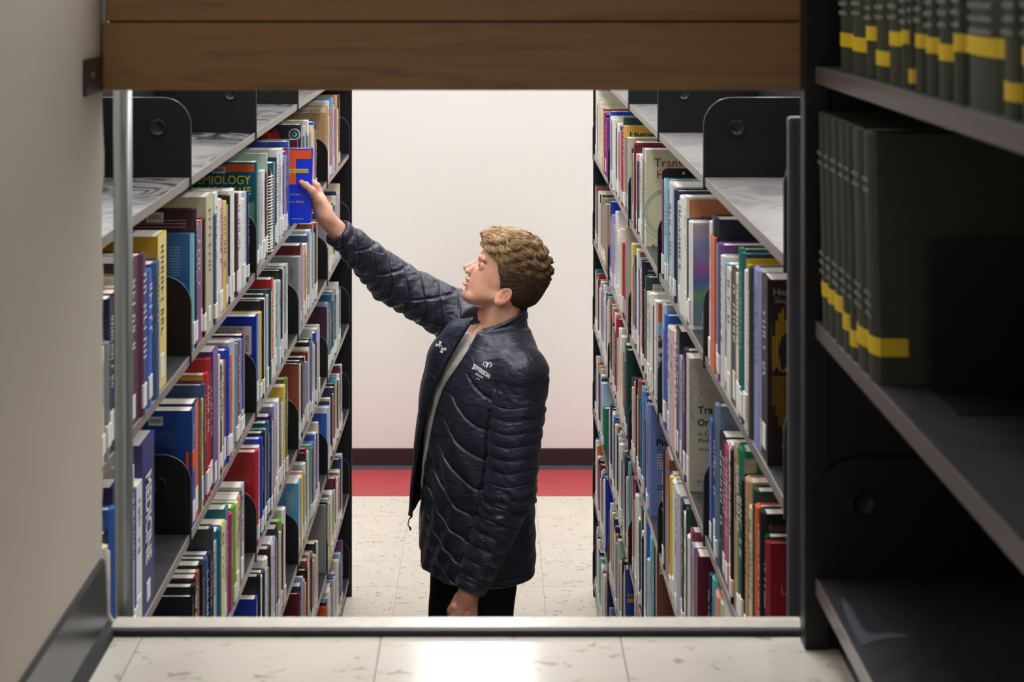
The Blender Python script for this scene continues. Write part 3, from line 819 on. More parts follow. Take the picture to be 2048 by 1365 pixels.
nt.links.new(an.outputs['Color'], bs.inputs['Base Color'])
bs.inputs['Roughness'].default_value = 0.42
me.materials.append(m)
fo = bpy.data.objects.new('shelved_books', me)
fo['kind'] = 'stuff'
tag(fo, 'rows of many-coloured books filling the farther shelves of both bookcases', 'books')
link(fo)

# ------------------------------------------------------------------ flat print on the covers that show
def text2d(body, bold=0.0, shear=0.0):
    cu = bpy.data.curves.new('txt', 'FONT')
    cu.body = body
    cu.offset = bold
    cu.shear = shear
    cu.resolution_u = 3
    o = bpy.data.objects.new('txt', cu)
    COL.objects.link(o)
    dg = bpy.context.evaluated_depsgraph_get()
    me = bpy.data.meshes.new_from_object(o.evaluated_get(dg))
    v = [(q.co.x, q.co.y) for q in me.vertices]
    f = [tuple(p.vertices) for p in me.polygons]
    bpy.data.objects.remove(o); bpy.data.curves.remove(cu); bpy.data.meshes.remove(me)
    x0 = min(a[0] for a in v); x1 = max(a[0] for a in v); y0 = min(a[1] for a in v); y1 = max(a[1] for a in v)
    return [((a[0] - x0) / (x1 - x0), (a[1] - y0) / (y1 - y0)) for a in v], f

class Cover:
    def __init__(s, root, loc, Y, xlim=None):
        s.root, s.loc, s.Y, s.n = root, loc, Y, 0
        s.xlim = xlim
    def _y(s):
        s.n += 1
        return s.Y - 0.0003 - 0.00015 * s.n
    def rect(s, x0, y0, x1, y1, mat, name='cover_print'):
        Y = s._y()
        a = at(x0, y1, s.Y); b = at(x1, y0, s.Y)
        xa, xb = a[0], b[0]
        if s.xlim:
            xa = max(xa, s.xlim[0]); xb = min(xb, s.xlim[1])
        MB().add([(xa, Y, a[2]), (xb, Y, a[2]), (xb, Y, b[2]), (xa, Y, b[2])], [(0, 1, 2, 3)]).build(name, mat, s.root, s.loc, fix=False)
    def poly(s, pts, mat, name='cover_print'):
        Y = s._y()
        v = [at(p[0], p[1], s.Y) for p in pts]
        MB().add([(q[0], Y, q[2]) for q in v], [tuple(range(len(v)))]).build(name, mat, s.root, s.loc, fix=False)
    def text(s, body, x0, y0, x1, y1, mat, bold=0.0, shear=0.0, name='title'):
        Y = s._y()
        v, f = text2d(body, bold, shear)
        a = at(x0, y1, s.Y); b = at(x1, y0, s.Y)
        MB().add([(a[0] + q[0] * (b[0] - a[0]), Y, a[2] + q[1] * (b[2] - a[2])) for q in v], f).build(name, mat, s.root, s.loc, fix=False)
    def lines(s, x0, y0, x1, n, dy, mat, h=None):
        """a block of small print, too small to read"""
        Y = s._y(); mb = MB(); r = random.Random(int(x0 * 7 + y0))
        h = h or dy * 0.42
        for i in range(n):
            x = x0
            xe = x1 if i < n - 1 else x0 + (x1 - x0) * 0.5
            while x < xe:
                w = min(r.uniform(2.0, 6.0), xe - x)
                a = at(x, y0 + i * dy + h, s.Y); b = at(x + w, y0 + i * dy, s.Y)
                mb.add([(a[0], Y, a[2]), (b[0], Y, a[2]), (b[0], Y, b[2]), (a[0], Y, b[2])], [(0, 1, 2, 3)])
                x += w + 1.1
        mb.build('small_print', mat, s.root, s.loc, fix=False, kind='stuff')
    def barcode(s, x0, y0, x1, y1):
        s.rect(x0, y0, x1, y1, M_label, 'barcode_sticker')
        Y = s._y(); mb = MB(); r = random.Random(5)
        x = x0 + (x1 - x0) * 0.12
        while x < x1 - (x1 - x0) * 0.12:
            w = r.uniform(0.4, 1.2)
            a = at(x, y1 - (y1 - y0) * 0.3, s.Y); b = at(x + w, y0 + (y1 - y0) * 0.2, s.Y)
            mb.add([(a[0], Y, a[2]), (b[0], Y, a[2]), (b[0], Y, b[2]), (a[0], Y, b[2])], [(0, 1, 2, 3)])
            x += w + r.uniform(0.4, 0.9)
        mb.build('barcode', pmat('grey_print', (90, 90, 92), 0.6), s.root, s.loc, fix=False, kind='stuff')
    def ring(s, cx, cy, r, w, mat, n=40):
        Y = s._y(); v = []; f = []
        for k in range(n):
            t = 2 * math.pi * k / n
            for rr in (r - w / 2, r + w / 2):
                a = at(cx + rr * math.cos(t), cy + rr * math.sin(t), s.Y)
                v.append((a[0], Y, a[2]))
        for k in range(n):
            f.append((2 * k, 2 * k + 1, (2 * k + 3) % (2 * n), (2 * k + 2) % (2 * n)))
        MB().add(v, f).build('cover_print', mat, s.root, s.loc, fix=False)
    def disc(s, cx, cy, r, mat, n=20):
        s.poly([(cx + r * math.cos(2 * math.pi * k / n), cy + r * math.sin(2 * math.pi * k / n)) for k in range(n)], mat)

def K(key):
    t, b, loc, fx = KEYBOOK[key]
    xs = sorted((fx + b['s'] * 0.0055, fx + b['s'] * b['d']))
    return Cover(t, loc, b['y0'], (xs[0] + 0.001, xs[1] - 0.001))
INK = lambda n, c: pmat('ink_' + n, c, 0.45, 0.4)
i_yel = INK('yellow', (238, 214, 60)); i_red = INK('red', (150, 34, 48)); i_org = INK('orange', (232, 92, 42)); i_grn = INK('green', (20, 96, 62)); i_teal = INK('teal', (10, 92, 110))
i_pale = INK('pale', (226, 208, 206)); i_blue = INK('blue', (30, 60, 190)); i_ltblue = INK('lightblue', (120, 190, 226)); i_gold = INK('gold', (176, 134, 30)); i_white = M_lettw; i_blk = M_lettk

if 'cyan' in KEYBOOK:
    c = K('cyan'); c.lines(338, 494, 360, 12, 5.6, i_ltblue)
if 'plum' in KEYBOOK:
    c = K('plum'); c.barcode(293, 425, 327, 445); c.lines(264, 440, 372, 4, 6.6, INK('dimpink', (176, 150, 160)), 2.2)
if 'epi' in KEYBOOK:
    c = K('epi'); c.rect(340, 329, 515, 344, i_org); c.rect(340, 344, 515, 405, i_teal); c.rect(340, 405, 515, 520, INK('midgreen', (86, 140, 104)))
    c.text('EPIDEMIOLOGY', 353, 351, 502, 369, i_yel, 0.015); c.text('CHRONIC DISEASE', 356, 374, 502, 389, i_yel, 0.01); c.barcode(424, 334, 451, 347)
if 'ogy' in KEYBOOK:
    c = K('ogy'); c.poly([(520, 252), (550, 252), (562, 280), (520, 280)], INK('brick', (176, 56, 44))); c.text('ology', 516, 263, 543, 277, INK('amber', (240, 168, 60)), 0.02)
    c.disc(589, 269, 12.5, INK('dim', (40, 44, 48))); c.ring(589, 269, 10.5, 3, i_white); c.disc(589, 269, 6, i_ltblue); c.disc(588, 268, 2.6, INK('deep', (30, 60, 90)))
if 'tanframe' in KEYBOOK:
    c = K('tanframe'); c.rect(575, 214, 653, 226, INK('cream', (232, 218, 180))); c.barcode(593, 219, 616, 226); c.lines(620, 219, 641, 3, 2.4, INK('grey', (150, 140, 120)))
if 'medi' in KEYBOOK:
    t, b, loc, fx = KEYBOOK['medi']
    v, f = text2d('MEDICINE', 0.03)
    ya, yb = b['y0'] + (b['y1'] - b['y0']) * 0.25, b['y0'] + (b['y1'] - b['y0']) * 0.75
    za, zb = b['z'] + b['h'] * 0.80, b['z'] + b['h'] * 0.28
    MB().add([(fx + 0.0008, yb + (ya - yb) * (1 - q[1]), za + (zb - za) * q[0]) for q in v], f).build('spine_lettering', i_white, t, loc, fix=False)
if 'bluetext' in KEYBOOK:
    c = K('bluetext'); c.barcode(297, 834, 326, 852); c.lines(285, 866, 350, 7, 5.5, INK('dimblue', (96, 128, 186)), 1.6)
    t, b, loc, fx = KEYBOOK['bluetext']
    MB().box(fx - 0.001, fx + 0.0012, b['y0'] - 0.0006, b['y1'] + 0.0002, EYE - (938 - VY) * b['y0'] / F, EYE - (905 - VY) * b['y0'] / F).build('spine_patch', i_org, t, loc)
    c.rect(372, 905, 393, 938, i_org)
if 'redband' in KEYBOOK:
    c = K('redband'); c.rect(360, 753, 419, 762, INK('ochre', (206, 160, 56)))
if 'contra' in KEYBOOK:
    c = K('contra'); c.rect(420, 653, 503, 710, i_pale); c.text('CONTRACEPTION AND', 428, 656, 486, 661, i_blk, 0.01); c.text('BREAST CANCER', 432, 662, 472, 667, i_blk, 0.01); c.lines(491, 672, 499, 10, 3.4, i_blk)
if 'greytext' in KEYBOOK:
    c = K('greytext'); c.lines(545, 526, 570, 1, 4, i_blk, 2.0); c.lines(580, 536, 586, 7, 4.4, i_blk, 1.4)
if 'redtext' in KEYBOOK:
    c = K('redtext'); c.lines(455, 957, 500, 4, 3.6, INK('rose', (216, 130, 126)), 1.3)
if 'skytext' in KEYBOOK:
    c = K('skytext'); c.lines(572, 985, 586, 12, 3.6, i_white, 1.2)
if 'hea' in KEYBOOK:
    c = K('hea'); c.text('Heal', 1547, 578, 1583, 591, INK('silver', (176, 168, 164)), 0.005); c.text('WHO C', 1549, 600, 1580, 607, INK('silver', (176, 168, 164)))
    c.lines(1548, 596, 1575, 1, 2, INK('silver', (176, 168, 164)), 0.8)
    for x, ya, yb in ((1538, 650, 720), (1545, 672, 742), (1551, 642, 735), (1557, 626, 742), (1563, 617, 744), (1569, 640, 744)):
        c.rect(x, ya, x + 4.6, yb, i_gold)
        c.rect(x, 752, x + 4.6, 752 + (yb - ya) * 0.85, INK('dullgold', (128, 98, 26)))
    c.poly([(1556, 700), (1562, 676), (1572, 664), (1578, 690), (1576, 730), (1562, 742)], INK('deepteal', (24, 48, 58)))
    c.ring(1562, 888, 10, 1.2, INK('dimgrey', (70, 60, 60))); c.poly([(1560, 893), (1568, 884), (1576, 878), (1577, 890), (1568, 896)], INK('dimgrey2', (120, 112, 110)))
if 'tealyellow' in KEYBOOK:
    c = K('tealyellow'); c.rect(1486, 511, 1580, 560, INK('slateblue', (40, 66, 110))); c.rect(1491, 517, 1580, 540, INK('acid', (206, 186, 34)))
if 'abstract' in KEYBOOK:
    c = K('abstract')
    m, nt, bs = newmat('blurred_cover_art')
    tc = nt.nodes.new('ShaderNodeTexCoord'); sp = nt.nodes.new('ShaderNodeSeparateXYZ'); nt.links.new(tc.outputs['Object'], sp.inputs[0])
    nz_ = nt.nodes.new('ShaderNodeTexNoise'); nz_.inputs['Scale'].default_value = 14; nt.links.new(tc.outputs['Object'], nz_.inputs['Vector'])
    mm = nt.nodes.new('ShaderNodeMath'); mm.operation = 'MULTIPLY_ADD'; mm.inputs[1].default_value = 0.25
    mr = nt.nodes.new('ShaderNodeMapRange'); mr.inputs[1].default_value = 0.0; mr.inputs[2].default_value = KEYBOOK['abstract'][1]['h']; mr.inputs[3].default_value = 0.0; mr.inputs[4].default_value = 0.8
    nt.links.new(sp.outputs['Z'], mr.inputs[0]); nt.links.new(nz_.outputs['Fac'], mm.inputs[0]); nt.links.new(mr.outputs[0], mm.inputs[2])
    rp = ramp(nt, [(0.05, lin((150, 160, 160))), (0.28, lin((110, 150, 170))), (0.40, lin((130, 170, 120))), (0.52, lin((90, 120, 190))), (0.60, lin((176, 110, 184))), (0.75, lin((150, 160, 206))), (0.92, lin((206, 182, 196)))])
    nt.links.new(mm.outputs[0], rp.inputs['Fac']); nt.links.new(rp.outputs['Color'], bs.inputs['Base Color']); bs.inputs['Roughness'].default_value = 0.35
    t, b, loc, fx = KEYBOOK['abstract']
    c.rect(1386, 449, 1460, 652, m); c.rect(1404, 626, 1411, 648, i_pale)
if 'orangecover' in KEYBOOK:
    c = K('orangecover'); c.rect(1371, 399, 1470, 600, INK('coverorange', (196, 124, 86))); c.text('HEALTH', 1394, 433, 1450, 441, i_blue, 0.02)
if 'transc' in KEYBOOK:
    c = K('transc')
    c.ring(1337, 425, 47, 2.2, INK('pastel_blue', (150, 190, 190))); c.ring(1337, 425, 43, 1.8, INK('pastel_olive', (206, 200, 110))); c.ring(1330, 432, 46, 1.2, INK('pastel_blue', (150, 190, 190)))
    c.text('Transc', 1308, 317, 1375, 334, i_red, -0.004); c.text('H', 1314, 341, 1326, 357, i_red, -0.004)
    c.disc(1307, 492, 3.5, INK('leaf', (110, 130, 70)))
if 'human' in KEYBOOK:
    c = K('human'); c.text('Human', 1260, 264, 1318, 273, i_blk, 0.02)
if 'redl' in KEYBOOK:
    c = K('redl'); c.text('L', 1563, 1172, 1572, 1190, INK('rosepale', (206, 150, 150)), -0.01)
if 'rober' in KEYBOOK:
    c = K('rober'); c.text('Rober', 1538, 1050, 1580, 1062, INK('dullgold2', (110, 104, 88)))
if 'greenlabel' in KEYBOOK:
    c = K('greenlabel'); c.rect(1478, 918, 1513, 948, INK('labelbeige', (186, 182, 160)), 'paper_label'); c.lines(1482, 921, 1496, 5, 5.5, INK('grey2', (120, 120, 110)), 1.2)
if 'the' in KEYBOOK:
    c = K('the'); c.text('The', 1449, 847, 1464, 860, INK('darkgrey', (66, 72, 84))); c.text('Ed', 1449, 863, 1464, 868, INK('darkgrey', (66, 72, 84)))
if 'tra' in KEYBOOK:
    c = K('tra')
    Y = c._y(); mb = MB()
    g = [((1378, 740), (1386, 728), (1402, 748), (1412, 738)), ((1378, 765), (1388, 777), (1403, 786), (1425, 800)), ((1402, 748), (1398, 766), (1403, 786), (1397, 800), (1410, 815)), ((1388, 777), (1380, 800), (1386, 836), (1398, 850)), ((1403, 786), (1414, 776), (1428, 792)), ((1378, 820), (1388, 838))]
    for ln in g:
        for a, b2 in zip(ln[:-1], ln[1:]):
            dx, dy = b2[0] - a[0], b2[1] - a[1]; l = math.hypot(dx, dy); nx, ny = -dy / l * 0.6, dx / l * 0.6
            q = [at(a[0] + nx, a[1] + ny, c.Y), at(b2[0] + nx, b2[1] + ny, c.Y), at(b2[0] - nx, b2[1] - ny, c.Y), at(a[0] - nx, a[1] - ny, c.Y)]
            mb.add([(p[0], Y, p[2]) for p in q], [(0, 1, 2, 3)])
    mb.build('map_lines', INK('maplines', (140, 160, 146)), c.root, c.loc, fix=False)
    c.text('Tra', 1395, 813, 1426, 828, i_grn, 0.03); c.text('Or', 1395, 838, 1418, 853, i_grn, 0.03); c.text('in C', 1396, 863, 1418, 872, i_grn); c.text('Pri', 1397, 877, 1416, 886, i_grn, 0.01); c.text('Desig', 1397, 896, 1418, 903, i_grn)
    c.rect(1393, 949, 1420, 950, i_grn); c.text('Berwen', 1394, 961, 1418, 965, i_grn, 0.02)
if 'orangephoto' in KEYBOOK:
    c = K('orangephoto'); c.rect(1306, 608, 1345, 645, i_org); c.rect(1306, 645, 1345, 672, INK('skyphoto', (150, 180, 212)))
    m, nt, bs = newmat('mountain_photo'); tc = nt.nodes.new('ShaderNodeTexCoord'); nz_ = nt.nodes.new('ShaderNodeTexNoise'); nz_.inputs['Scale'].default_value = 60; nz_.inputs['Detail'].default_value = 5
    nt.links.new(tc.outputs['Object'], nz_.inputs['Vector']); rp = ramp(nt, [(0.38, lin((30, 26, 50))), (0.52, lin((150, 70, 60))), (0.62, lin((214, 190, 190)))]); nt.links.new(nz_.outputs['Fac'], rp.inputs['Fac']); nt.links.new(rp.outputs['Color'], bs.inputs['Base Color'])
    c.rect(1306, 672, 1345, 750, m); c.rect(1306, 750, 1345, 772, i_org); c.text('ELI', 1310, 674, 1323, 680, i_white, 0.02)
if 'greenlabel2' in KEYBOOK:
    c = K('greenlabel2'); c.rect(1305, 569, 1326, 590, INK('labelwhite', (220, 218, 210)), 'paper_label'); c.lines(1309, 573, 1322, 4, 4.2, INK('grey2', (120, 120, 110)), 1.0)
if 'the2' in KEYBOOK:
    c = K('the2'); c.text('THE', 1295, 540, 1309, 544.5, i_white, 0.02); c.text('ELI', 1296, 549, 1316, 556, i_white, 0.03)
if 'ama' in KEYBOOK:
    c = K('ama'); c.rect(1273, 506, 1300, 514, INK('ember', (120, 40, 24))); c.rect(1280, 508, 1296, 512, INK('ember2', (206, 110, 50))); c.text('A ma', 1283, 518, 1303, 525, i_blk, 0.01)
if 'pub' in KEYBOOK:
    c = K('pub'); c.text('Oxford', 1313, 867, 1338, 875, INK('darkblue', (46, 62, 130))); c.text('Publ', 1313, 879, 1347, 893, INK('inkblack', (20, 22, 44)), 0.03)
    c.lines(1314, 900, 1332, 1, 3, INK('darkblue', (46, 62, 130)), 2); c.lines(1314, 909, 1336, 6, 5.4, i_white, 2.2); c.lines(1315, 972, 1335, 2, 7, INK('inkblack', (20, 22, 44)), 2)
if 'brownlabel' in KEYBOOK:
    c = K('brownlabel'); c.rect(1311, 1112, 1333, 1150, INK('labelwhite', (220, 218, 210)), 'paper_label'); c.lines(1317, 1120, 1330, 5, 5, INK('grey2', (120, 120, 110)), 1.2)
if 'me' in KEYBOOK:
    c = K('me'); c.text('Me', 1263, 943, 1278, 953, INK('scarlet', (206, 50, 50)), 0.02); c.rect(1263, 933, 1278, 935, i_org)
if 'royalband' in KEYBOOK:
    c = K('royalband'); c.rect(1248, 1188, 1270, 1195, INK('tanband', (150, 130, 110))); c.rect(1248, 1198, 1270, 1206, INK('goldband', (200, 164, 60)))

# black bookend standing at the end of the right top row
Yb = px2y(1, 1322.5)
a = at(1325, 337, Yb); zb = SHELF_Z[1]
loc = (a[0] + 0.06, Yb, zb)
be = thing('bookend', 'black steel bookend with round hole on the right bookcase top row', 'bookend', loc)
r = 0.012
pts = [(a[0], zb + 0.001)]
pts += [(a[0] + r - r * math.cos(k / 6 * math.pi / 2), a[2] - r + r * math.sin(k / 6 * math.pi / 2)) for k in range(7)]
x2 = a[0] + 0.13
hc = at(1367.5, 347, Yb)
ptsR = [(x2, a[2]), (x2, zb + 0.001)]
hole = [(hc[0] + 0.0035 * math.cos(t), hc[2] + 0.0035 * math.sin(t)) for t in [math.pi / 2 + 2 * math.pi * k / 14 for k in range(15)]]
outline = pts + [(hc[0], a[2])] + hole + [(hc[0] + 0.00005, a[2])] + ptsR
MB().prism(outline, 'y', Yb + 0.0005, Yb + 0.0018).build('plate', M_black, be, loc)
MB().box(a[0] + 0.004, x2, Yb + 0.0018, Yb + 0.05, zb + 0.0006, zb + 0.0016).build('foot', M_black, be, loc)

# ------------------------------------------------------------------ the book being pulled out
HB_Y0, HB_Y1 = 5.018, 5.040
tr = at(624.5, 297, HB_Y0); blx = at(620.5, 447, HB_Y0)
hz0, hz1 = blx[2], tr[2]
hx = tr[0]
loc = (hx - 0.08, (HB_Y0 + HB_Y1) / 2, hz0)
hb = thing('book', 'blue and orange paperback the man is pulling off the left top row', 'book', loc)
cov = MB()
rr = 0.005
out2 = [(hx - 0.165, hz0), (hx - 0.165, hz1)] + [(hx - rr + rr * math.sin(k / 4 * math.pi / 2), hz1 - rr + rr * math.cos(k / 4 * math.pi / 2)) for k in range(5)] + [(hx - rr - 0.004 + rr * math.cos(k / 4 * math.pi / 2), hz0 + rr - rr * math.sin(k / 4 * math.pi / 2)) for k in range(5)]
cov.prism(out2, 'y', HB_Y0, HB_Y0 + 0.0009)
cov.prism(out2, 'y', HB_Y1 - 0.0009, HB_Y1)
cov.box(hx - 0.0055, hx - 0.0045, HB_Y0 + 0.0009, HB_Y1 - 0.0009, hz0 + 0.004, hz1 - 0.004)
cov.build('cover', pmat('book_cover_vivid_blue', (18, 58, 232), 0.3, 0.5, var=0.05), hb, loc)
MB().box(hx - 0.164, hx - 0.006, HB_Y0 + 0.001, HB_Y1 - 0.001, hz0 + 0.0015, hz1 - 0.0012).build('pages', M_pages, hb, loc)
c = Cover(hb, loc, HB_Y0, (hx - 0.164, hx - 0.002))
i_vo = INK('vivid_orange', (250, 98, 40))
c.rect(560, 300, 623, 318, i_vo); c.rect(560, 318, 592, 369, i_vo); c.rect(560, 338, 617, 346, i_yel)
c.text('Health Practice', 552, 339.6, 614, 344.6, INK('brownink', (90, 80, 50)))
c.text('h H. Pein', 581, 387, 600, 391, i_yel, 0.02); c.text('as A. Sellers', 578, 401.5, 608, 405.5, i_yel, 0.02); c.text('s Paperback', 582, 436.5, 608, 439.5, i_yel, 0.01)

# ------------------------------------------------------------------ upper-level bookcase on the right with bound journals
XS = 0.403; YE = 2.125; YN = YE - 0.914
US = [EYE - 0.119, EYE - 0.4366, EYE - 0.758]
loc = (XS + 0.14, YE, UP)
ub = thing('steel_bookcase', 'dark steel bookcase with green journals at the right edge', 'bookcase', loc)
DU = 0.27
for j, z in enumerate(US + [EYE + 0.20]):
    sh = MB().box(XS + 0.003, XS + DU, YN, YE - 0.004, z - 0.006, z).build('shelf', M_shelf_up, ub, loc)
    MB().bevbox(XS, XS + 0.0035, YN, YE - 0.004, z - 0.021, z, 0.001).build('front_lip', pmat('shelf_lip_brown', (98, 86, 82), 0.34), sh, loc)
    for y in (YE - 0.0035, YN + 0.002):
        p_ = MB().prism(rounded_plate(1, XS - 0.002, z - 0.024, z + 0.151, DU, 0.06), 'y', y - 0.0012, y + 0.0012).build('end_plate', M_black, ub, loc)
        if y > 2:
            dimple(XS + 0.058, y - 0.0012, z + 0.151 - 0.057).build('dimple', M_black, p_, loc, smooth=True)
MB().bevbox(at(1608, 0, 2.13)[0], XS + 0.0185, YE, YE + 0.032, UP, CEIL - 0.02, 0.002).build('upright', M_black, ub, loc)
MB().box(XS + 0.0185, XS + DU + 0.03, YE + 0.004, YE + 0.012, UP, CEIL - 0.02).build('end_panel', M_black2, ub, loc)
MB().box(XS + DU, XS + DU + 0.012, YN, YE + 0.004, UP, CEIL - 0.02).build('back_panel', M_black2, ub, loc)
MB().box(XS + 0.03, XS + DU, YN, YE - 0.004, UP, US[2] - 0.021).build('plinth', M_black2, ub, loc)
dr = MB()
pz = US[2] + 0.0005
dust = [(1680, 1190), (1700, 1212), (1718, 1246), (1728, 1262), (1748, 1270), (1790, 1266), (1815, 1270), (1812, 1276), (1775, 1277), (1745, 1284), (1722, 1292), (1710, 1270), (1692, 1235)]
q = []
for (px, py) in dust:
    Yq = (EYE - pz) * F / (py - VY)
    q.append(((px - VX) * Yq / F, Yq, pz))
dr.add(q, [tuple(range(len(q)))])
dr.build('dust_smear', pmat('grey_dust', (76, 80, 88), 0.8, 0.2), ub, loc)

M_jour = pmat('journal_cloth', (54, 60, 47), 0.55, 0.35, var=0.16, scale=60, bump=0.12, bscale=600)
M_band = pmat('yellow_tape', (222, 190, 28), 0.5, 0.4, var=0.05)
M_silv = pmat('silver_stamping', (132, 134, 126), 0.5, 0.4)
def journal(y0, y1, z, h, band, label, lean=0.0, group=None, wrap=0.0, d=0.21, fx=XS + 0.012):
    loc = (fx + d / 2, (y0 + y1) / 2, z)
    t = thing('bound_journal', label, 'journal', loc, group)
    th = y1 - y0
    n = 6
    sh = lambda p: (p[0], p[1] + lean * (p[2] - z), p[2])
    outer = [(fx + d, y0)]
    for i in range(n + 1):
        q = i / n
        outer.append((fx + 0.007 * (1 - math.sin(math.pi * q) ** 0.6), y0 + th * q))
    outer.append((fx + d, y1))
    tt = 0.003
    inner = [(fx + d, y1 - tt), (fx + 0.010, y1 - tt), (fx + 0.010, y0 + tt), (fx + d, y0 + tt)]
    def skew(mb):
        mb.v = [sh(p) for p in mb.v]
        return mb
    skew(MB().prism(outer + inner, 'z', z + 0.0005, z + h)).build('cover', M_jour, t, loc)
    skew(MB().box(fx + 0.0102, fx + d - 0.004, y0 + tt, y1 - tt, z + 0.003, z + h - 0.004)).build('pages', M_pages, t, loc)
    # tape band round the spine
    bz, bh = band
    o2 = [(fx + 0.007 * (1 - math.sin(math.pi * i / n) ** 0.6) - 0.0007, y0 - 0.0006 + (th + 0.0012) * i / n) for i in range(n + 1)]
    poly = [(fx + 0.004 + wrap, y0 - 0.0006)] + o2 + [(fx + 0.004 + wrap, y1 + 0.0006)]
    skew(MB().prism(poly, 'z', z + bz, z + bz + bh)).build('yellow_band', M_band, t, loc)
    mb = MB(); r = random.Random(int(y0 * 1000))
    ym = (y0 + y1) / 2
    for zf, nl in ((0.80, 2), (0.34, 3)):
        for l in range(nl):
            zz = z + h * zf - l * 0.011
            yy = ym - th * 0.3
            while yy < ym + th * 0.3:
                w = r.uniform(0.002, 0.005)
                hh = r.uniform(0.003, 0.0055)
                mb.add([(fx - 0.0006, yy, zz), (fx - 0.0006, yy + w, zz), (fx - 0.0006, yy + w, zz + hh), (fx - 0.0006, yy, zz + hh)], [(0, 1, 2, 3)])
                yy += w + 0.0012
    skew(mb).build('spine_stamping', M_silv, t, loc, fix=False, kind='stuff')

Kx = (XS + 0.012) * F
jy = lambda x: Kx / (x - VX)
bx = [1674, 1698, 1726, 1745, 1771, 1797, 1814, 1824, 1845, 1869, 1899, 1924, 1999, 2035, 2075, 2110]
bands = [(64, 91, 141), (70, 98, 146), (55, 83, 160), (108, 137, 170), (70, 98, 178), (68, 95, 185), (147, 175, 190), (80, 108, 198), (88, 120, 206), (103, 136, 215), (88, 123, 228), (88, 126, 236), (175, 212, 248), (100, 138, 254), (110, 150, 268)]
names = ['%s green bound journal from the far end of the upper right shelf' % n for n in ('first', 'second', 'third', 'fourth', 'fifth', 'sixth', 'thin seventh', 'eighth', 'ninth', 'tenth', 'eleventh', 'thick twelfth', 'thirteenth', 'fourteenth', 'fifteenth')]
for i in range(15):
    yf, yn = jy(bx[i]), jy(bx[i + 1])
    sc = (yf + yn) / 2 / F
    b0, b1, bb_ = bands[i]
    journal(yn + 0.0008, yf - 0.0008, US[0], 0.262 + 0.006 * math.sin(i * 2.1), (max(0.004, (bb_ - b1) * sc), (b1 - b0) * sc), names[i], 0, 'green journals on the upper right shelf', 0.0)
bx = [1621, 1636, 1651, 1671, 1689, 1704, 1733, 1758]
tops = [217, 226, 237, 245, 257, 270, 284]
bandy = [(545, 573), (560, 589), (580, 612), (620, 653), (662, 694), (662, 697), (677, 712)]
bots = [640, 655, 680, 700, 722, 748, 768]
names = ['%s leaning green journal from the far end of the middle right shelf' % n for n in ('first', 'second', 'third', 'fourth', 'fifth', 'sixth')] + ['last leaning green journal, cover facing out, on the middle right shelf']
LN = 0.11
jy = lambda x: 1.79 + (0.403 * F / (x - VX) - 1.773) * 0.782
for i in range(7):
    yf, yn = jy(bx[i]), jy(bx[i + 1])
    sc = yn / F
    b0, b1 = bandy[i]
    sh_ = 0.115 - 0.0   # books lean against the end plate: feet are set out from it
    yf2 = min(yf, YE - 0.03 - 0.0) - (0.015 if i == 0 else 0)
    journal(yn + 0.0008, yf - 0.0008, US[1], 0.262, (max(0.01, (bots[i] - b1) * sc), (b1 - b0) * sc), names[i], LN, 'leaning green journals on the middle right shelf', 0.032 if i == 6 else 0.0, fx=0.403)
# black bookend behind the last leaning journal
yb_ = jy(1758) - 0.022
loc = (XS + 0.13, yb_, US[1])
be = thing('bookend', 'black steel bookend propping the leaning green journals', 'bookend', loc)
p0 = at(1863, 0, yb_)[0]
pts = [(p0, US[1] + 0.001)] + [(p0 + 0.02 - 0.02 * math.cos(k / 6 * math.pi / 2), US[1] + 0.158 - 0.02 + 0.02 * math.sin(k / 6 * math.pi / 2)) for k in range(7)] + [(p0 + 0.115, US[1] + 0.158), (p0 + 0.115, US[1] + 0.001)]
MB().prism(pts, 'y', yb_, yb_ + 0.0015).build('plate', M_black, be, loc)
MB().box(p0, p0 + 0.115, yb_ - 0.10, yb_, US[1] + 0.0006, US[1] + 0.0018).build('foot', M_black, be, loc)

